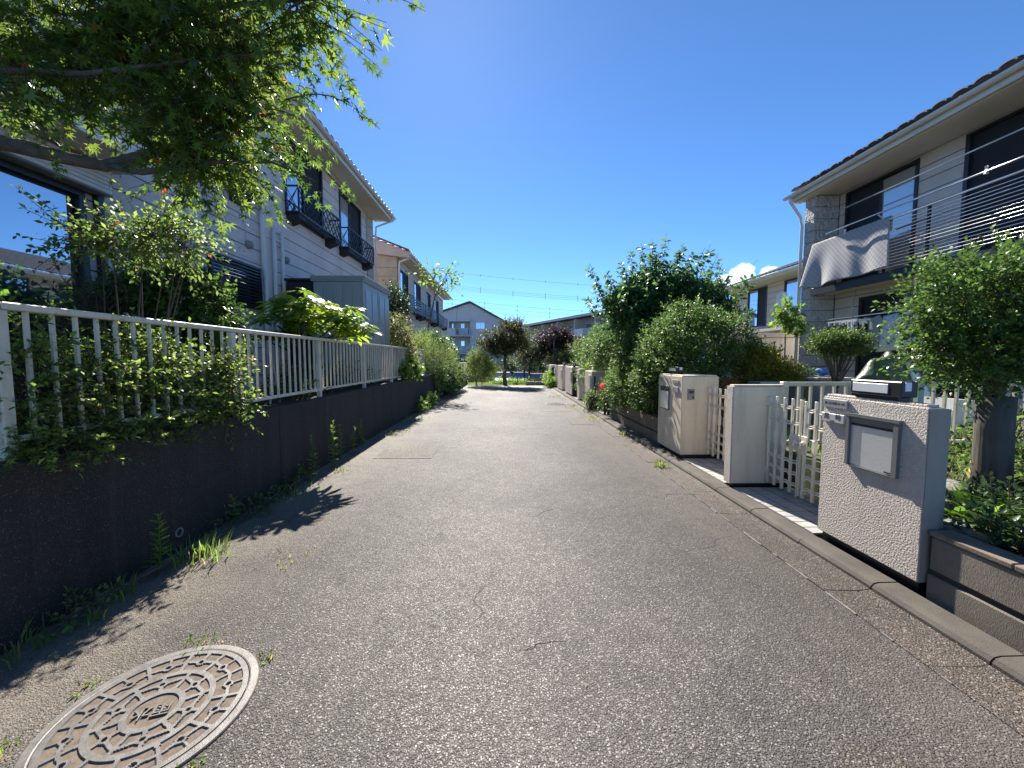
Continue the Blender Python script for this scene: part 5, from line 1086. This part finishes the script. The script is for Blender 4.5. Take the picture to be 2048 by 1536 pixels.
for i in big:
    d = Vector(Dl[i]).normalized(); u = Vector((0, 0, .6)) + Vector(rm.normal(0, .45, 3)); u = (u - d * u.dot(d)).normalized(); b = d.cross(u)
    mt = Matrix((( b.x, d.x, u.x), (b.y, d.y, u.y), (b.z, d.z, u.z))).to_euler(); inst('leaf', lm_mesh, tuple(P[i]), MP, mt, (S_[i],) * 3)

# ================================================================== left garden
def nandina(label, base, ells, seed, n, m=9, stems=5, size=.042, tr=.011, mat='nandina', upb=.15, tl=.2):
    return bush('nandina_shrub', label, 'shrub', base, ells, n, m, size, T_SM, mat, seed, 'garden shrubs', .1, upb, tl, .2, .9, .5, None, stems, 'twig', True, .8, tr)
nandina('tall airy shrub with thin bare stems behind the left railing', (-2.95, 3.1, .9), [(-3.1, 3.05, 2.35, .32, .25, .16), (-2.82, 3.15, 2.42, .26, .25, .18), (-2.68, 3.3, 2.4, .14, .2, .16)], 31, 260, 10, 9)
nandina('low reddish shrub growing through the nearest railing bars', (-2.72, 2.35, .9), [(-2.68, 2.2, 1.3, .14, .25, .32), (-2.68, 2.65, 1.3, .16, .3, .32), (-2.64, 2.3, 1.0, .16, .3, .1)], 32, 720, 10, 8, .04)
nandina('low leafy shrub filling the railing left of its third post', (-2.72, 3.15, .9), [(-2.7, 3.0, 1.32, .16, .25, .32), (-2.66, 3.35, 1.15, .16, .28, .22), (-2.58, 3.5, 1.35, .12, .2, .12), (-2.5, 3.5, 1.0, .1, .2, .08)], 33, 680, 10, 8, .04)
bush('vine', 'dark vine spilling over the top edge of the left wall', 'vine', (-2.6, 2.7, .92), [(-2.52, 2.2, .95, .08, .4, .05), (-2.52, 2.9, .96, .07, .5, .05), (-2.52, 3.6, .97, .08, .35, .06)], 220, 6, .035, T_MAPLE, 'nandina', 34, None, .1, .1, .1, .2, 1.0, .8, None, 3, 'twig')
bush('camellia_bush', 'dense round glossy dark bush in front of the left house', 'bush', (-3.55, 4.15, .9), [(-3.55, 4.15, 1.75, .62, .5, .72), (-3.38, 4.2, 1.75, .4, .42, .68), (-3.9, 4.1, 1.7, .45, .45, .6)], 1900, 8, .062, T_OVAL, 'camellia', 35, 'garden shrubs', .55, .25, .18, .08, .9, .1)
# conifer tuft at the left edge of the big window
bush('yew_bush', 'dark spiky evergreen beside the big window', 'bush', (-3.75, 3.6, .9), [(-3.75, 3.6, 1.7, .3, .25, .5)], 350, 10, .05, T_NEEDLE, 'darkleaf', 36, 'garden shrubs', .1, .3, .25, .2)
bush('edge_shrub', 'thin shrub at the very left edge behind the railing', 'shrub', (-2.95, 2.25, .9), [(-2.98, 2.2, 1.85, .08, .1, .28)], 40, 7, .05, T_OVAL, 'bright', 37, 'garden shrubs', .1, .3, .15, .1, .9, .2, None, 2, 'bark', True, .8, .025)
# fatsia: every leaf a part
FT = thing('fatsia_plant', 'big leaved yellow green fatsia leaning over the left railing', 'plant', (-3.0, 5.85, .9)); rf_ = random.Random(12)
T_F = []
for q in range(3):
    V = [(0, 0, 0)]; nl = 8; F = []
    for i in range(nl):
        a = R(-125 + 250 * i / (nl - 1)); Ln = [.72, .85, .95, 1, 1, .95, .85, .72][i] * (1 + .08 * math.sin(i * 3 + q)); s_, c_ = math.sin(a), math.cos(a); wd = .135; k = len(V)
        for (u, ww, dz) in ((.28, .55, .02), (.62, 1.0, .0), (.86, .6, -.06), (1, .02, -.13)):
            for sg in (-1, 1): V.append((s_ * Ln * u + c_ * wd * ww * sg * .9, c_ * Ln * u - s_ * wd * ww * sg * .9, dz - .02 * abs(sg) + .03 * math.sin(u * 3)))
        F += [(0, k + 1, k)] + [(k + 2 * j, k + 2 * j + 1, k + 2 * j + 3, k + 2 * j + 2) for j in range(3)]
    me = bpy.data.meshes.new('leaf'); me.from_pydata(V, [], F); mf = leafmat('fatsia_single_%d' % q, (.045, .12, .012), (.19, .26, .012), .52, .28); nn = mf.node_tree.nodes; oi = nn.new('ShaderNodeObjectInfo'); mf.node_tree.links.new(oi.outputs['Random'], [z for z in nn if z.type == 'VALTORGB'][0].inputs[0]); me.materials.append(mf); T_F.append(me)
heads = [(a - .25, b + .15, c) for a, b, c in [(-2.9, 5.7, 2.28), (-2.55, 5.6, 2.22), (-2.2, 5.6, 2.05), (-3.2, 5.75, 2.0), (-2.0, 5.65, 1.85), (-2.75, 5.5, 2.0), (-3.35, 5.8, 1.75), (-2.35, 5.8, 1.9), (-2.95, 5.9, 1.85)]]
for hi, hd in enumerate(heads):
    bs = (-3.05 if hi not in (2, 4, 7) else -2.85, 5.85, .88); mid = (bs[0] * .8 + hd[0] * .2 - .02, (bs[1] + hd[1]) / 2, .88 + (hd[2] - .88) * .75) if hd[0] < -2.4 else (-2.69, 5.75, 1.76)
    tube('stem', [bs, mid, (hd[0], hd[1], hd[2] - .05)], [.024, .02, .012], M['bark'], FT, 7)
    for k in range(11):
        a = k * 2.4 + hi; ele = R(rf_.uniform(-10, 55)); rad = .12 + .16 * rf_.random(); px, py, pz = hd[0] + rad * math.cos(a) * math.cos(ele), hd[1] + rad * math.sin(a) * math.cos(ele), hd[2] + rad * math.sin(ele)
        d = Vector((math.cos(a), math.sin(a), -.25 + rf_.uniform(-.3, .25))).normalized(); u = Vector((rf_.uniform(-.3, .3), rf_.uniform(-.3, .3), 1)); u = (u - d * u.dot(d)).normalized(); b = d.cross(u)
        lf = inst('leaf', T_F[k % 3], (px, py, pz), FT, Matrix(((b.x, d.x, u.x), (b.y, d.y, u.y), (b.z, d.z, u.z))).to_euler(), (rf_.uniform(.19, .3),) * 3)
bush('low_planting', 'low tangled plants behind the middle of the left railing', 'plants', (-2.85, 6.2, .9), [(-2.85, 5.2, 1.05, .15, .6, .15), (-2.85, 6.5, 1.1, .15, .7, .2), (-2.8, 7.6, 1.05, .1, .6, .15)], 260, 7, .05, T_OVAL, 'camellia', 38, 'garden shrubs', .1, .4, .2)
bush('mottled_shrub', 'mottled yellow green shrub just past the shed', 'shrub', (-2.85, 10.4, .9), [(-2.9, 10.3, 1.9, .35, .5, .75), (-2.75, 10.2, 1.5, .35, .5, .5)], 700, 8, .06, T_OVAL, 'olive', 39, 'garden shrubs', .3, .25, .2)
bush('dark_tree', 'dark evergreen climbing the near corner of the second left house', 'tree', (-4.1, 14.2, .9), [(-4.1, 14.2, 3.3, .5, .5, .75), (-4.25, 14.0, 2.5, .4, .4, .7)], 600, 8, .09, T_OVAL, 'darkleaf', 40, 'garden shrubs', .3, .3, .25, trunk=((-4.15, 14.2, .85), (-4.12, 14.2, 2.6), .05))
bush('fence_vine', 'bright vine climbing out through the end of the left railing', 'vine', (-2.5, 9.6, .95), [(-2.5, 9.5, 1.15, .12, .35, .2), (-2.47, 10.2, 1.2, .15, .4, .28)], 190, 7, .06, T_MAPLE, 'bright', 41, None, .1, .2, .15)
bush('feathery_hedge', 'soft feathery pale green hedge at the end of the left railing', 'hedge', (-2.75, 14, .9), [(-2.85, 12.6, 1.55, .35, .7, .55), (-2.7, 14.2, 1.45, .45, 1.0, .6), (-2.6, 16.2, 1.3, .45, 1.1, .65), (-2.9, 13.4, 1.95, .25, .5, .3)], 2600, 10, .07, T_NEEDLE, 'feather', 42, 'garden shrubs', .35, .5, .28, .25, .6)
bush('hanging_hedge', 'dark green hedge hanging down the left wall to the lane', 'hedge', (-2.45, 15.5, .1), [(-2.4, 13.6, .75, .2, .8, .4), (-2.3, 15.5, .7, .3, 1.2, .6), (-2.25, 17.6, .7, .28, 1.2, .6), (-2.35, 16.5, .3, .2, 1.4, .3)], 1700, 9, .06, T_OVAL, 'hedge', 43, 'garden shrubs', .4, .1, .2, .25, .9, .3)
bush('broad_shrub', 'glossy broad leaved shrub between the feathery hedge and the second house', 'shrub', (-3.4, 16, .9), [(-3.5, 15.6, 1.9, .5, .6, .5), (-3.1, 16.6, 2.1, .5, .6, .35), (-2.7, 17.8, 1.7, .35, .6, .4)], 700, 7, .12, T_OVAL, 'cherry', 44, 'garden shrubs', .3, .2, .25)
# young leaning tree with few leaves
YT = bush('young_tree', 'thin leaning young tree with a few bright leaves before the second left house', 'tree', (-3.75, 17, .9), [(-3.4, 17, 5.15, .45, .4, .3), (-2.65, 17, 5.0, .4, .4, .4), (-2.4, 17.1, 4.6, .18, .2, .15)], 44, 5, .19, T_OVAL, 'bright', 45, 'garden trees', .2, .2, .5, .2, .9, .3, ((-3.85, 17, .85), (-3.1, 17, 4.2), .045), 6, 'bark', True, .8, .018)

# ================================================================== weeds on the left edge
for i, (x, y_, h_) in enumerate(((-2.41, 4.75, .5), (-2.33, 5.12, .62), (-2.36, 5.85, .42), (-2.42, 6.4, .45), (-2.4, 5.5, .5), (-2.36, 2.55, .42), (-2.4, 3.35, .26))):
    tall_weed(['spiky tall weed, nearest of the row at the foot of the left wall', 'tallest spiky weed at the foot of the left wall', 'short bright spiky weed beside the grey repair patch', 'spiky weed at the far end of the row by the left wall', 'dark spiky weed between the tallest one and the short bright one', 'lone upright weed in front of the drain pipe', 'small star shaped weed below the third railing post'][i], x, y_, h_, 50 + i, .03 * (i % 3))
for i, (x, y_, n_, h_, s_, lb) in enumerate(((-2.24, 2.78, 130, .16, .2, 'largest sunlit grass clump at the foot of the left wall'), (-2.36, 2.3, 40, .12, .12, 'dark grass clump nearest the camera by the left wall'), (-2.42, 1.85, 36, .14, .15, 'shaded long grass in the left corner'), (-2.3, 2.08, 22, .1, .06, 'little sprout in front of the shaded corner'), (-1.62, 2.75, 24, .035, .22, 'thin line of grass in a road crack near the left wall'), (-1.55, 1.9, 34, .035, .1, 'tuft behind the near manhole cover'), (-1.86, 1.64, 20, .03, .05, 'tuft on the wall side of the near manhole cover'), (-1.88, 1.34, 44, .04, .06, 'tuft at the left rim of the near manhole cover'), (-1.16, 1.8, 22, .03, .05, 'dry tuft at the upper right rim of the manhole cover'), (-1.12, 1.3, 22, .022, .05, 'tiny tuft at the lower right rim of the manhole cover'), (-2.3, 4.1, 70, .12, .3, 'low weeds in the shadow below the third railing post'), (-2.15, 4.9, 34, .07, .15, 'sunlit low weeds in front of the tall spiky ones'), (-2.25, 7.3, 60, .12, .3, 'grass along the wall past the tall weeds'), (-2.2, 9.2, 60, .14, .4, 'grass along the wall below the end of the railing'), (-2.0, 7.6, 24, .06, .12, 'small grass tuft out on the asphalt by the left wall'), (-1.5, 5.98, 20, .03, .3, 'thin green line at the far side of the repair patch'))):
    tuft('grass_tuft', lb, 'grass', x, y_, 0, n_, h_, s_, 70 + i, 'grass', .008)
bush('ivy_patch', 'small broad leaved weeds at the foot of the left wall, past the tall weeds', 'weeds', (-2.3, 11.0, 0), [(-2.3, 10.6, .18, .15, .5, .16), (-2.25, 11.6, .22, .18, .4, .2)], 120, 6, .06, T_OVAL, 'bright', 46, 'weeds along the lane', .1, .3, .14)
bush('clover_patch', 'creeping round leaved weeds at the foot of the left wall', 'weeds', (-2.36, 3.8, 0), [(-2.36, 3.6, .06, .1, .5, .06), (-2.38, 4.4, .08, .08, .4, .08), (-2.36, 2.05, .06, .1, .2, .05)], 120, 6, .035, T_OVAL, 'hedge', 47, 'weeds along the lane', .1, .4, .08)
# fallen leaves and grit
rs = np.random.default_rng(5); n = 900; X_ = np.concatenate([rs.normal(-2.25, .14, 520), rs.uniform(-2, 2.2, 120), rs.normal(2.25, .03, 260)]); Y_ = np.concatenate([rs.uniform(1.7, 8, 520), rs.uniform(1.3, 9, 120), rs.uniform(1.2, 9, 260)]); Z_ = np.full(n, .006)
lf = leaves('fallen_leaves', np.stack([X_, Y_, Z_], 1), np.stack([rs.normal(0, 1, n), rs.normal(0, 1, n), rs.uniform(0, .15, n)], 1), rs.uniform(.008, .03, n), T_LONG, M['dry'], None, 6, 3.0); lf['label'] = 'scattered dry leaves on the lane'

# ================================================================== right side plants
bush('hedge', 'big unruly green hedge overhanging the dark block wall', 'hedge', (3.0, 7.5, .44), [(2.85, 6.7, 1.35, .5, .75, .85), (3.3, 6.9, 1.75, .75, .7, .7), (3.0, 8.2, 1.5, .65, .9, .75), (2.85, 9.2, 1.3, .4, .6, .65), (3.9, 7.2, 1.75, .65, .6, .6), (2.48, 8.0, .9, .35, 1.0, .45), (2.58, 6.75, .95, .35, .5, .5), (3.3, 7.6, .8, .8, 1.4, .6), (2.85, 10.6, 1.75, .5, .9, .6), (3.1, 12.3, 1.9, .6, 1.0, .6), (2.6, 9.9, 1.75, .3, .5, .35)], 10500, 10, .05, T_SM, 'hedge', 60, 'garden shrubs', .6, .35, .16, .16, .9)
bush('broad_tree', 'dense tree with upright leafy shoots rising behind the hedge', 'tree', (3.9, 9.3, .42), [(3.75, 9.2, 2.65, 1.3, .9, .6), (3.1, 9.0, 2.5, .75, .7, .6), (4.6, 9.3, 2.5, .75, .7, .5), (3.7, 9.2, 2.95, .75, .6, .4)], 2100, 9, .115, T_OVAL, 'cherry', 61, 'garden trees', .4, .7, .4, .15, .8, .35, ((3.9, 9.3, .4), (3.9, 9.3, 2.2), .09), 9, 'bark', True, .7, .04)
# upright shoots of that tree
BT = bpy.data.objects['broad_tree']; rs = np.random.default_rng(62); tips = [(3.0, 3.4, 4.0, -.1), (3.45, 3.5, 4.25, -.05), (3.95, 3.6, 4.0, .1), (4.55, 3.3, 4.15, .25), (2.6, 3.0, 3.5, -.25), (2.4, 2.6, 3.3, -.3), (4.85, 3.0, 3.7, .25), (5.3, 2.7, 3.4, .5), (2.15, 2.5, 2.9, -.25), (3.6, 3.6, 3.95, -.02), (3.3, 3.55, 4.15, -.15), (3.7, 3.6, 4.4, .05), (4.05, 3.5, 4.2, .15), (4.4, 3.4, 4.05, .25), (4.7, 3.2, 3.95, .3), (2.9, 3.2, 3.75, -.2), (2.3, 3.0, 3.7, -.35), (5.1, 2.9, 3.8, .85), (5.0, 2.9, 3.5, .3), (4.2, 3.5, 3.95, .2), (3.5, 3.5, 4.0, 0.)]
Bs = np.array([(t_[0], 9.2, t_[1]) for t_ in tips]); Ds = np.array([(t_[3], rs.normal(0, .05), t_[2] - t_[1]) for t_ in tips]); Ls = np.linalg.norm(Ds, axis=1); Ds = nrm(Ds); P, Dl = on_twigs(rs, Bs, Ds, Ls, 36, .9, .25, 0); Dl[:, 2] -= .6
leaves('shoots', P, Dl, rs.uniform(.1, .16, len(P)), T_OVAL, M['cherry'], BT, 63, .6); twig_tubes('shoot_stems', Bs, Ds, Ls, .009, M['twig'], BT)
bush('golden_conifer', 'golden green clipped conifer behind the middle gate post', 'shrub', (4.85, 7.1, .42), [(4.75, 7.1, 1.15, .45, .4, .55), (4.5, 7.1, 1.4, .25, .3, .3), (5.05, 7.1, .95, .35, .35, .45)], 1500, 9, .05, T_SM, 'conifer', 64, 'garden shrubs', .5, .8, .16, .15, .5)
bush('small_bush', 'small pale green bush right of the golden conifer', 'shrub', (5.7, 7.7, .42), [(5.65, 7.6, .95, .4, .35, .42)], 420, 7, .045, T_OVAL, 'hedge', 65, 'garden shrubs', .4, .3, .16)
bush('topiary_tree', 'flat topped clipped tree with tangled bare branches behind the railing', 'tree', (5.3, 6.1, .42), [(5.3, 6.1, 1.66, .5, .42, .2), (5.3, 6.1, 1.74, .42, .36, .14)], 1500, 7, .03, T_OVAL, 'camellia', 66, 'garden trees', .3, .5, .09, .05, .9, 0, ((5.32, 6.1, .4), (5.3, 6.1, .95), .05), 26, 'barkgrey', True, .8, .016)
bush('sapling', 'bright leafy sapling in front of the set back house', 'tree', (6.75, 9.4, .42), [(6.75, 9.3, 2.55, .2, .2, .35), (6.95, 9.3, 2.2, .22, .2, .2)], 70, 6, .1, T_MAPLE, 'bright', 67, 'garden trees', .1, .3, .2, .1, .9, .2, ((6.85, 9.4, .4), (6.8, 9.35, 2.3), .02), 3, 'twig')
bush('round_tree', 'bushy small tree on a thick grey trunk at the right edge', 'tree', (3.78, 2.9, .36), [(3.72, 2.9, 1.75, .52, .45, .45), (3.4, 2.85, 1.85, .35, .35, .33), (4.05, 2.95, 1.9, .45, .45, .42), (3.5, 2.85, 1.5, .38, .35, .25), (3.9, 2.9, 1.5, .4, .35, .25)], 2600, 10, .038, T_SM, 'roundleaf', 68, 'garden trees', .4, .25, .2, .15, .9, .1, None, 0)
RT = bpy.data.objects['round_tree']; tube('trunk', [(3.79, 2.9, .3), (3.785, 2.9, .6), (3.775, 2.9, .9), (3.77, 2.9, 1.16)], [.112, .106, .103, .104], M['barkgrey'], RT, 18); rr2 = random.Random(3)
limbs('branches', [(wob((3.77, 2.9, 1.1), (3.5 + .5 * rr2.random(), 2.7 + .4 * rr2.random(), 1.6 + .5 * rr2.random()), 5, .02, rr2), [.03, .026, .02, .015, .01, .006]) for _ in range(9)], M['bark'], RT, 6)
Bs = np.array([(3.3, 2.85, 1.9), (3.25, 2.85, 1.75), (3.3, 2.85, 1.65), (3.4, 2.85, 2.05), (3.7, 2.85, 2.15), (3.95, 2.9, 2.25), (3.3, 2.85, 1.45), (3.25, 2.85, 1.55)]); Ds = np.array([(-.3, 0, .2), (-.35, 0, .1), (-.22, 0, .08), (-.25, 0, .22), (-.12, 0, .25), (.1, 0, .2), (-.2, 0, .02), (-.25, 0, .12)]); Ls = np.linalg.norm(Ds, axis=1) * 1.1; Ds = nrm(Ds); P, Dl = on_twigs(rs, Bs, Ds, Ls, 26, .9, .1, 0); leaves('shoots', P, Dl, rs.uniform(.024, .04, len(P)), T_SM, M['roundleaf'], RT, 69); twig_tubes('shoot_stems', Bs, Ds, Ls, .002, M['twig'], RT)
# bamboo grass and ground cover by the near post
for i, (x, y_, n_, h_, lb) in enumerate(((3.0, 2.4, 60, .34, 'bright bamboo grass beside the nearest gate post'), (3.25, 2.15, 70, .36, 'arching bamboo grass at the right edge'), (2.95, 2.1, 50, .26, 'small grass blades above the brown block wall'))): tuft('bamboo_grass', lb, 'grass', x, y_, .36, n_, h_, .12, 90 + i, 'bright', .034, 'plants in the right bed', 1.4)
bush('ground_cover', 'dark leafy ground cover behind the brown block wall', 'plants', (2.95, 1.9, .36), [(2.85, 2.05, .42, .22, .25, .08), (3.0, 1.7, .44, .3, .4, .1), (3.25, 2.35, .45, .25, .3, .1)], 420, 7, .05, T_OVAL, 'darkleaf', 94, 'plants in the right bed', .1, .5, .12)
bush('dark_shrub', 'small dark glossy shrub left of the grey trunk', 'shrub', (3.55, 3.45, .42), [(3.5, 3.4, .58, .25, .25, .18)], 240, 7, .045, T_OVAL, 'camellia', 95, 'plants in the right bed', .2, .4, .14)
bush('edge_plants', 'yellow flowered leafy plants at the right edge beyond the trunk', 'plants', (4.3, 3.1, .42), [(4.3, 3.2, .7, .3, .3, .35), (4.15, 2.7, .55, .25, .2, .2), (3.9, 2.4, .5, .25, .2, .15)], 300, 7, .05, T_OVAL, 'hedge', 96, 'plants in the right bed', .2, .4, .15)
EP = bpy.data.objects['edge_plants']; nf = 14; leaves('flowers', np.stack([rs.uniform(3.9, 4.4, nf), rs.uniform(2.5, 3.1, nf), rs.uniform(.55, .8, nf)], 1), np.stack([rs.normal(0, 1, nf), rs.normal(0, 1, nf), np.full(nf, .6)], 1), .03, T_MAPLE, M['yellow'], EP, 97)
# lawn
rs = np.random.default_rng(100); n = 9000; X_ = rs.uniform(3.3, 7.6, n); Y_ = rs.uniform(3.1, 9.0, n); m_ = ~((X_ < 4.2) & (Y_ < 3.0)); X_, Y_ = X_[m_], Y_[m_]; n = len(X_)
lw = leaves('lawn_grass', np.stack([X_, Y_, np.full(n, .418)], 1), np.stack([rs.normal(0, .35, n), rs.normal(0, .35, n), np.ones(n)], 1), rs.uniform(.05, .13, n), T_NEEDLE, M['grass'], None, 101, .1); lw['label'] = 'sunlit lawn grass behind the railing'
# flowers by the far posts
bush('flowering_shrub', 'low shrub with red flowers beside the far gate post', 'shrub', (2.55, 9.6, .05), [(2.5, 9.5, .55, .18, .35, .3), (2.6, 9.8, .35, .15, .3, .3)], 170, 6, .06, T_OVAL, 'camellia', 102, 'garden shrubs', .1, .4, .18); FS = bpy.data.objects['flowering_shrub']
nf = 60; leaves('flowers', np.stack([rs.normal(2.42, .07, nf), rs.normal(9.4, .12, nf), rs.normal(.78, .06, nf)], 1), nrm(rs.normal(0, 1, (nf, 3))), .09, T_MAPLE, M['flower'], FS, 103)
bush('post_weed', 'leafy weed growing against the pink tinged gate post', 'weed', (2.4, 10.8, .05), [(2.38, 10.75, .28, .14, .2, .25)], 90, 6, .07, T_OVAL, 'hedge', 104, 'weeds along the lane', .1, .4, .15)
bush('far_planting', 'pale plants between the far gate posts', 'plants', (2.75, 13.6, .1), [(2.6, 12.5, .95, .18, .25, .35), (2.75, 13.8, .7, .2, .3, .5), (2.7, 11.6, 1.18, .15, .3, .1)], 190, 7, .09, T_LONG, 'bright', 105, 'garden shrubs', .1, .5, .2)
bush('far_weeds', 'bushy weeds at the far right end of the lane', 'weeds', (2.35, 19.8, 0), [(2.3, 19.6, .22, .22, .6, .2), (2.3, 20.6, .35, .25, .5, .35)], 260, 7, .1, T_OVAL, 'bright', 106, 'weeds along the lane', .1, .4, .2)
for i, (x, y_, lb) in enumerate(((2.1, 9.3, 'grass tuft on the gutter before the far gate posts'), (2.05, 11.5, 'grass line on the gutter by the far manhole cover'), (1.95, 14.5, 'grass line on the gutter by the dark louvred gate'), (2.25, 7.3, 'small grass tuft at the kerb below the hedge'), (2.1, 5.1, 'tiny grass tuft at the kerb by the far gate'))): tuft('grass_tuft', lb, 'grass', x, y_, 0, 60, .1, .4 if y_ > 9 else .1, 110 + i, 'grass', .012)
bush('yellow_bush', 'yellow green leafy bush past the far end of the hedge', 'shrub', (3.6, 13, .1), [(3.5, 12.5, 1.4, .6, .8, .9), (3.4, 14.5, 1.5, .6, 1.0, .9), (3.6, 17, 1.4, .7, 1.2, 1.0)], 900, 8, .085, T_OVAL, 'hedge', 107, 'garden shrubs', .3, .4, .25)

# ================================================================== trees at the end of the lane
bush('centre_tree', 'upright rusty green tree with a dark trunk at the end of the lane', 'tree', (-.1, 21.2, -.05), [(.25, 21.2, 2.75, .95, .9, .75), (-.1, 21.2, 2.2, .8, .8, .5), (-.35, 21.2, 2.0, .6, .6, .5), (.7, 21.2, 2.2, .6, .6, .5), (-1.15, 21.1, 2.45, .42, .45, .42), (-.8, 21.1, 2.05, .4, .4, .35), (.4, 21.2, 3.2, .55, .5, .4)], 1500, 9, .095, T_OVAL, 'rusty', 120, 'trees at the end of the lane', .3, .4, .3, .2, .9, .1, ((-.1, 21.2, -.1), (-.05, 21.2, 1.6), .13), 10, 'bark', True, .7, .05)
bush('yellow_shrub', 'rounded yellow green shrub left of the rusty tree', 'shrub', (-1.5, 20.9, -.02), [(-1.45, 20.9, .95, .85, .7, .75), (-1.5, 20.9, 1.45, .55, .5, .45), (-.9, 21.0, .8, .6, .5, .5)], 1300, 8, .1, T_LONG, 'feather', 121, 'trees at the end of the lane', .3, .7, .3, .2)
bush('purple_tree', 'dark purple leaved tree right of the rusty tree', 'tree', (3.3, 25.5, -.6), [(3.1, 25.5, 2.5, 1.3, 1.0, .85), (3.9, 25.5, 2.3, .9, .9, .7), (2.5, 25.5, 2.0, .8, .8, .6), (3.5, 25.5, 3.0, .8, .7, .5)], 1500, 8, .12, T_OVAL, 'purple', 122, 'trees at the end of the lane', .35, .3, .35, .2, .9, .2, ((3.3, 25.5, -.8), (3.2, 25.5, 1.6), .1), 8)
bush('dark_conifer', 'dark cone shaped evergreen between the rusty and the purple tree', 'tree', (1.55, 24.5, -.5), [(1.5, 24.5, 1.35, .95, .8, .55), (1.5, 24.5, 1.75, .7, .6, .5), (1.5, 24.5, 2.2, .4, .4, .35)], 900, 9, .1, T_LONG, 'darkleaf', 123, 'trees at the end of the lane', .35, .4, .25, trunk=((1.5, 24.5, -.7), (1.5, 24.5, 1), .08))
bush('green_tree', 'mid green tree under the purple one at the end of the lane', 'tree', (3.3, 23.5, -.2), [(3.2, 23.6, 1.1, .7, .6, .7), (4.0, 23.8, 1.4, .8, .6, .8), (4.6, 23.2, 1.8, .8, .7, .7)], 900, 8, .1, T_OVAL, 'olive', 124, 'trees at the end of the lane', .35, .4, .3, trunk=((3.4, 23.6, -.3), (3.5, 23.6, 1), .06))
bush('rear_tree', 'pale feathery tree top in front of the long apartment block', 'tree', (1.2, 30, -1.2), [(.9, 30, 1.9, 1.2, .8, .8), (1.9, 30, 2.9, .9, .7, .9), (2.6, 30, 1.9, 1.0, .8, .8)], 700, 8, .13, T_LONG, 'olive', 125, 'trees at the end of the lane', .3, .5, .4, trunk=((1.3, 30, -1.3), (1.4, 30, 1.5), .1))
bush('far_shrubs', 'row of dark shrubs at the back of the car park', 'hedge', (0, 52, -1.2), [(-10, 52, .2, 3, 1, 1.5), (-4, 52, 0, 3, 1, 1.6), (2, 52, 0, 3, 1, 1.6), (8, 50.8, .2, 3, 1, 1.8), (14, 50.6, .3, 3, 1, 1.9)], 1600, 8, .3, T_OVAL, 'darkleaf', 126, 'trees at the end of the lane', .4, .3, .6)
bush('car_park_hedge', 'dark hedge behind the parked cars', 'hedge', (1.5, 40, -1.25), [(-2.5, 40, -.2, 1.6, .8, 1.0), (.2, 40, -.1, 1.6, .8, 1.1), (3, 40, -.1, 1.7, .8, 1.2), (6, 40, 0, 1.7, .8, 1.3)], 1300, 8, .2, T_OVAL, 'darkleaf', 128, 'trees at the end of the lane', .4, .3, .4)
bush('end_planting', 'low sunlit flower bed at the end of the lane', 'plants', (.3, 21.8, -.05), [(-.5, 21.9, .08, .4, .4, .09), (.5, 21.8, .08, .5, .4, .09), (1.4, 22.2, .06, .6, .4, .08), (.0, 22.6, .08, .7, .3, .08)], 260, 7, .1, T_OVAL, 'bright', 127, 'trees at the end of the lane', .1, .4, .2)
lg_ = struct(bx('verge', -2.38, 6, 20.92, 23.6, -.07, .01, M['lawnbase']), 'grass verge at the end of the lane')
rs = np.random.default_rng(130); n = 7000; gv = leaves('verge_grass', np.stack([rs.uniform(-2.3, 4, n), rs.uniform(20.95, 23.5, n), np.full(n, .01)], 1), np.stack([rs.normal(0, .3, n), rs.normal(0, .3, n), np.ones(n)], 1), rs.uniform(.04, .1, n), T_NEEDLE, M['grass'], None, 131, .1); gv['label'] = 'bright grass on the verge at the end of the lane'
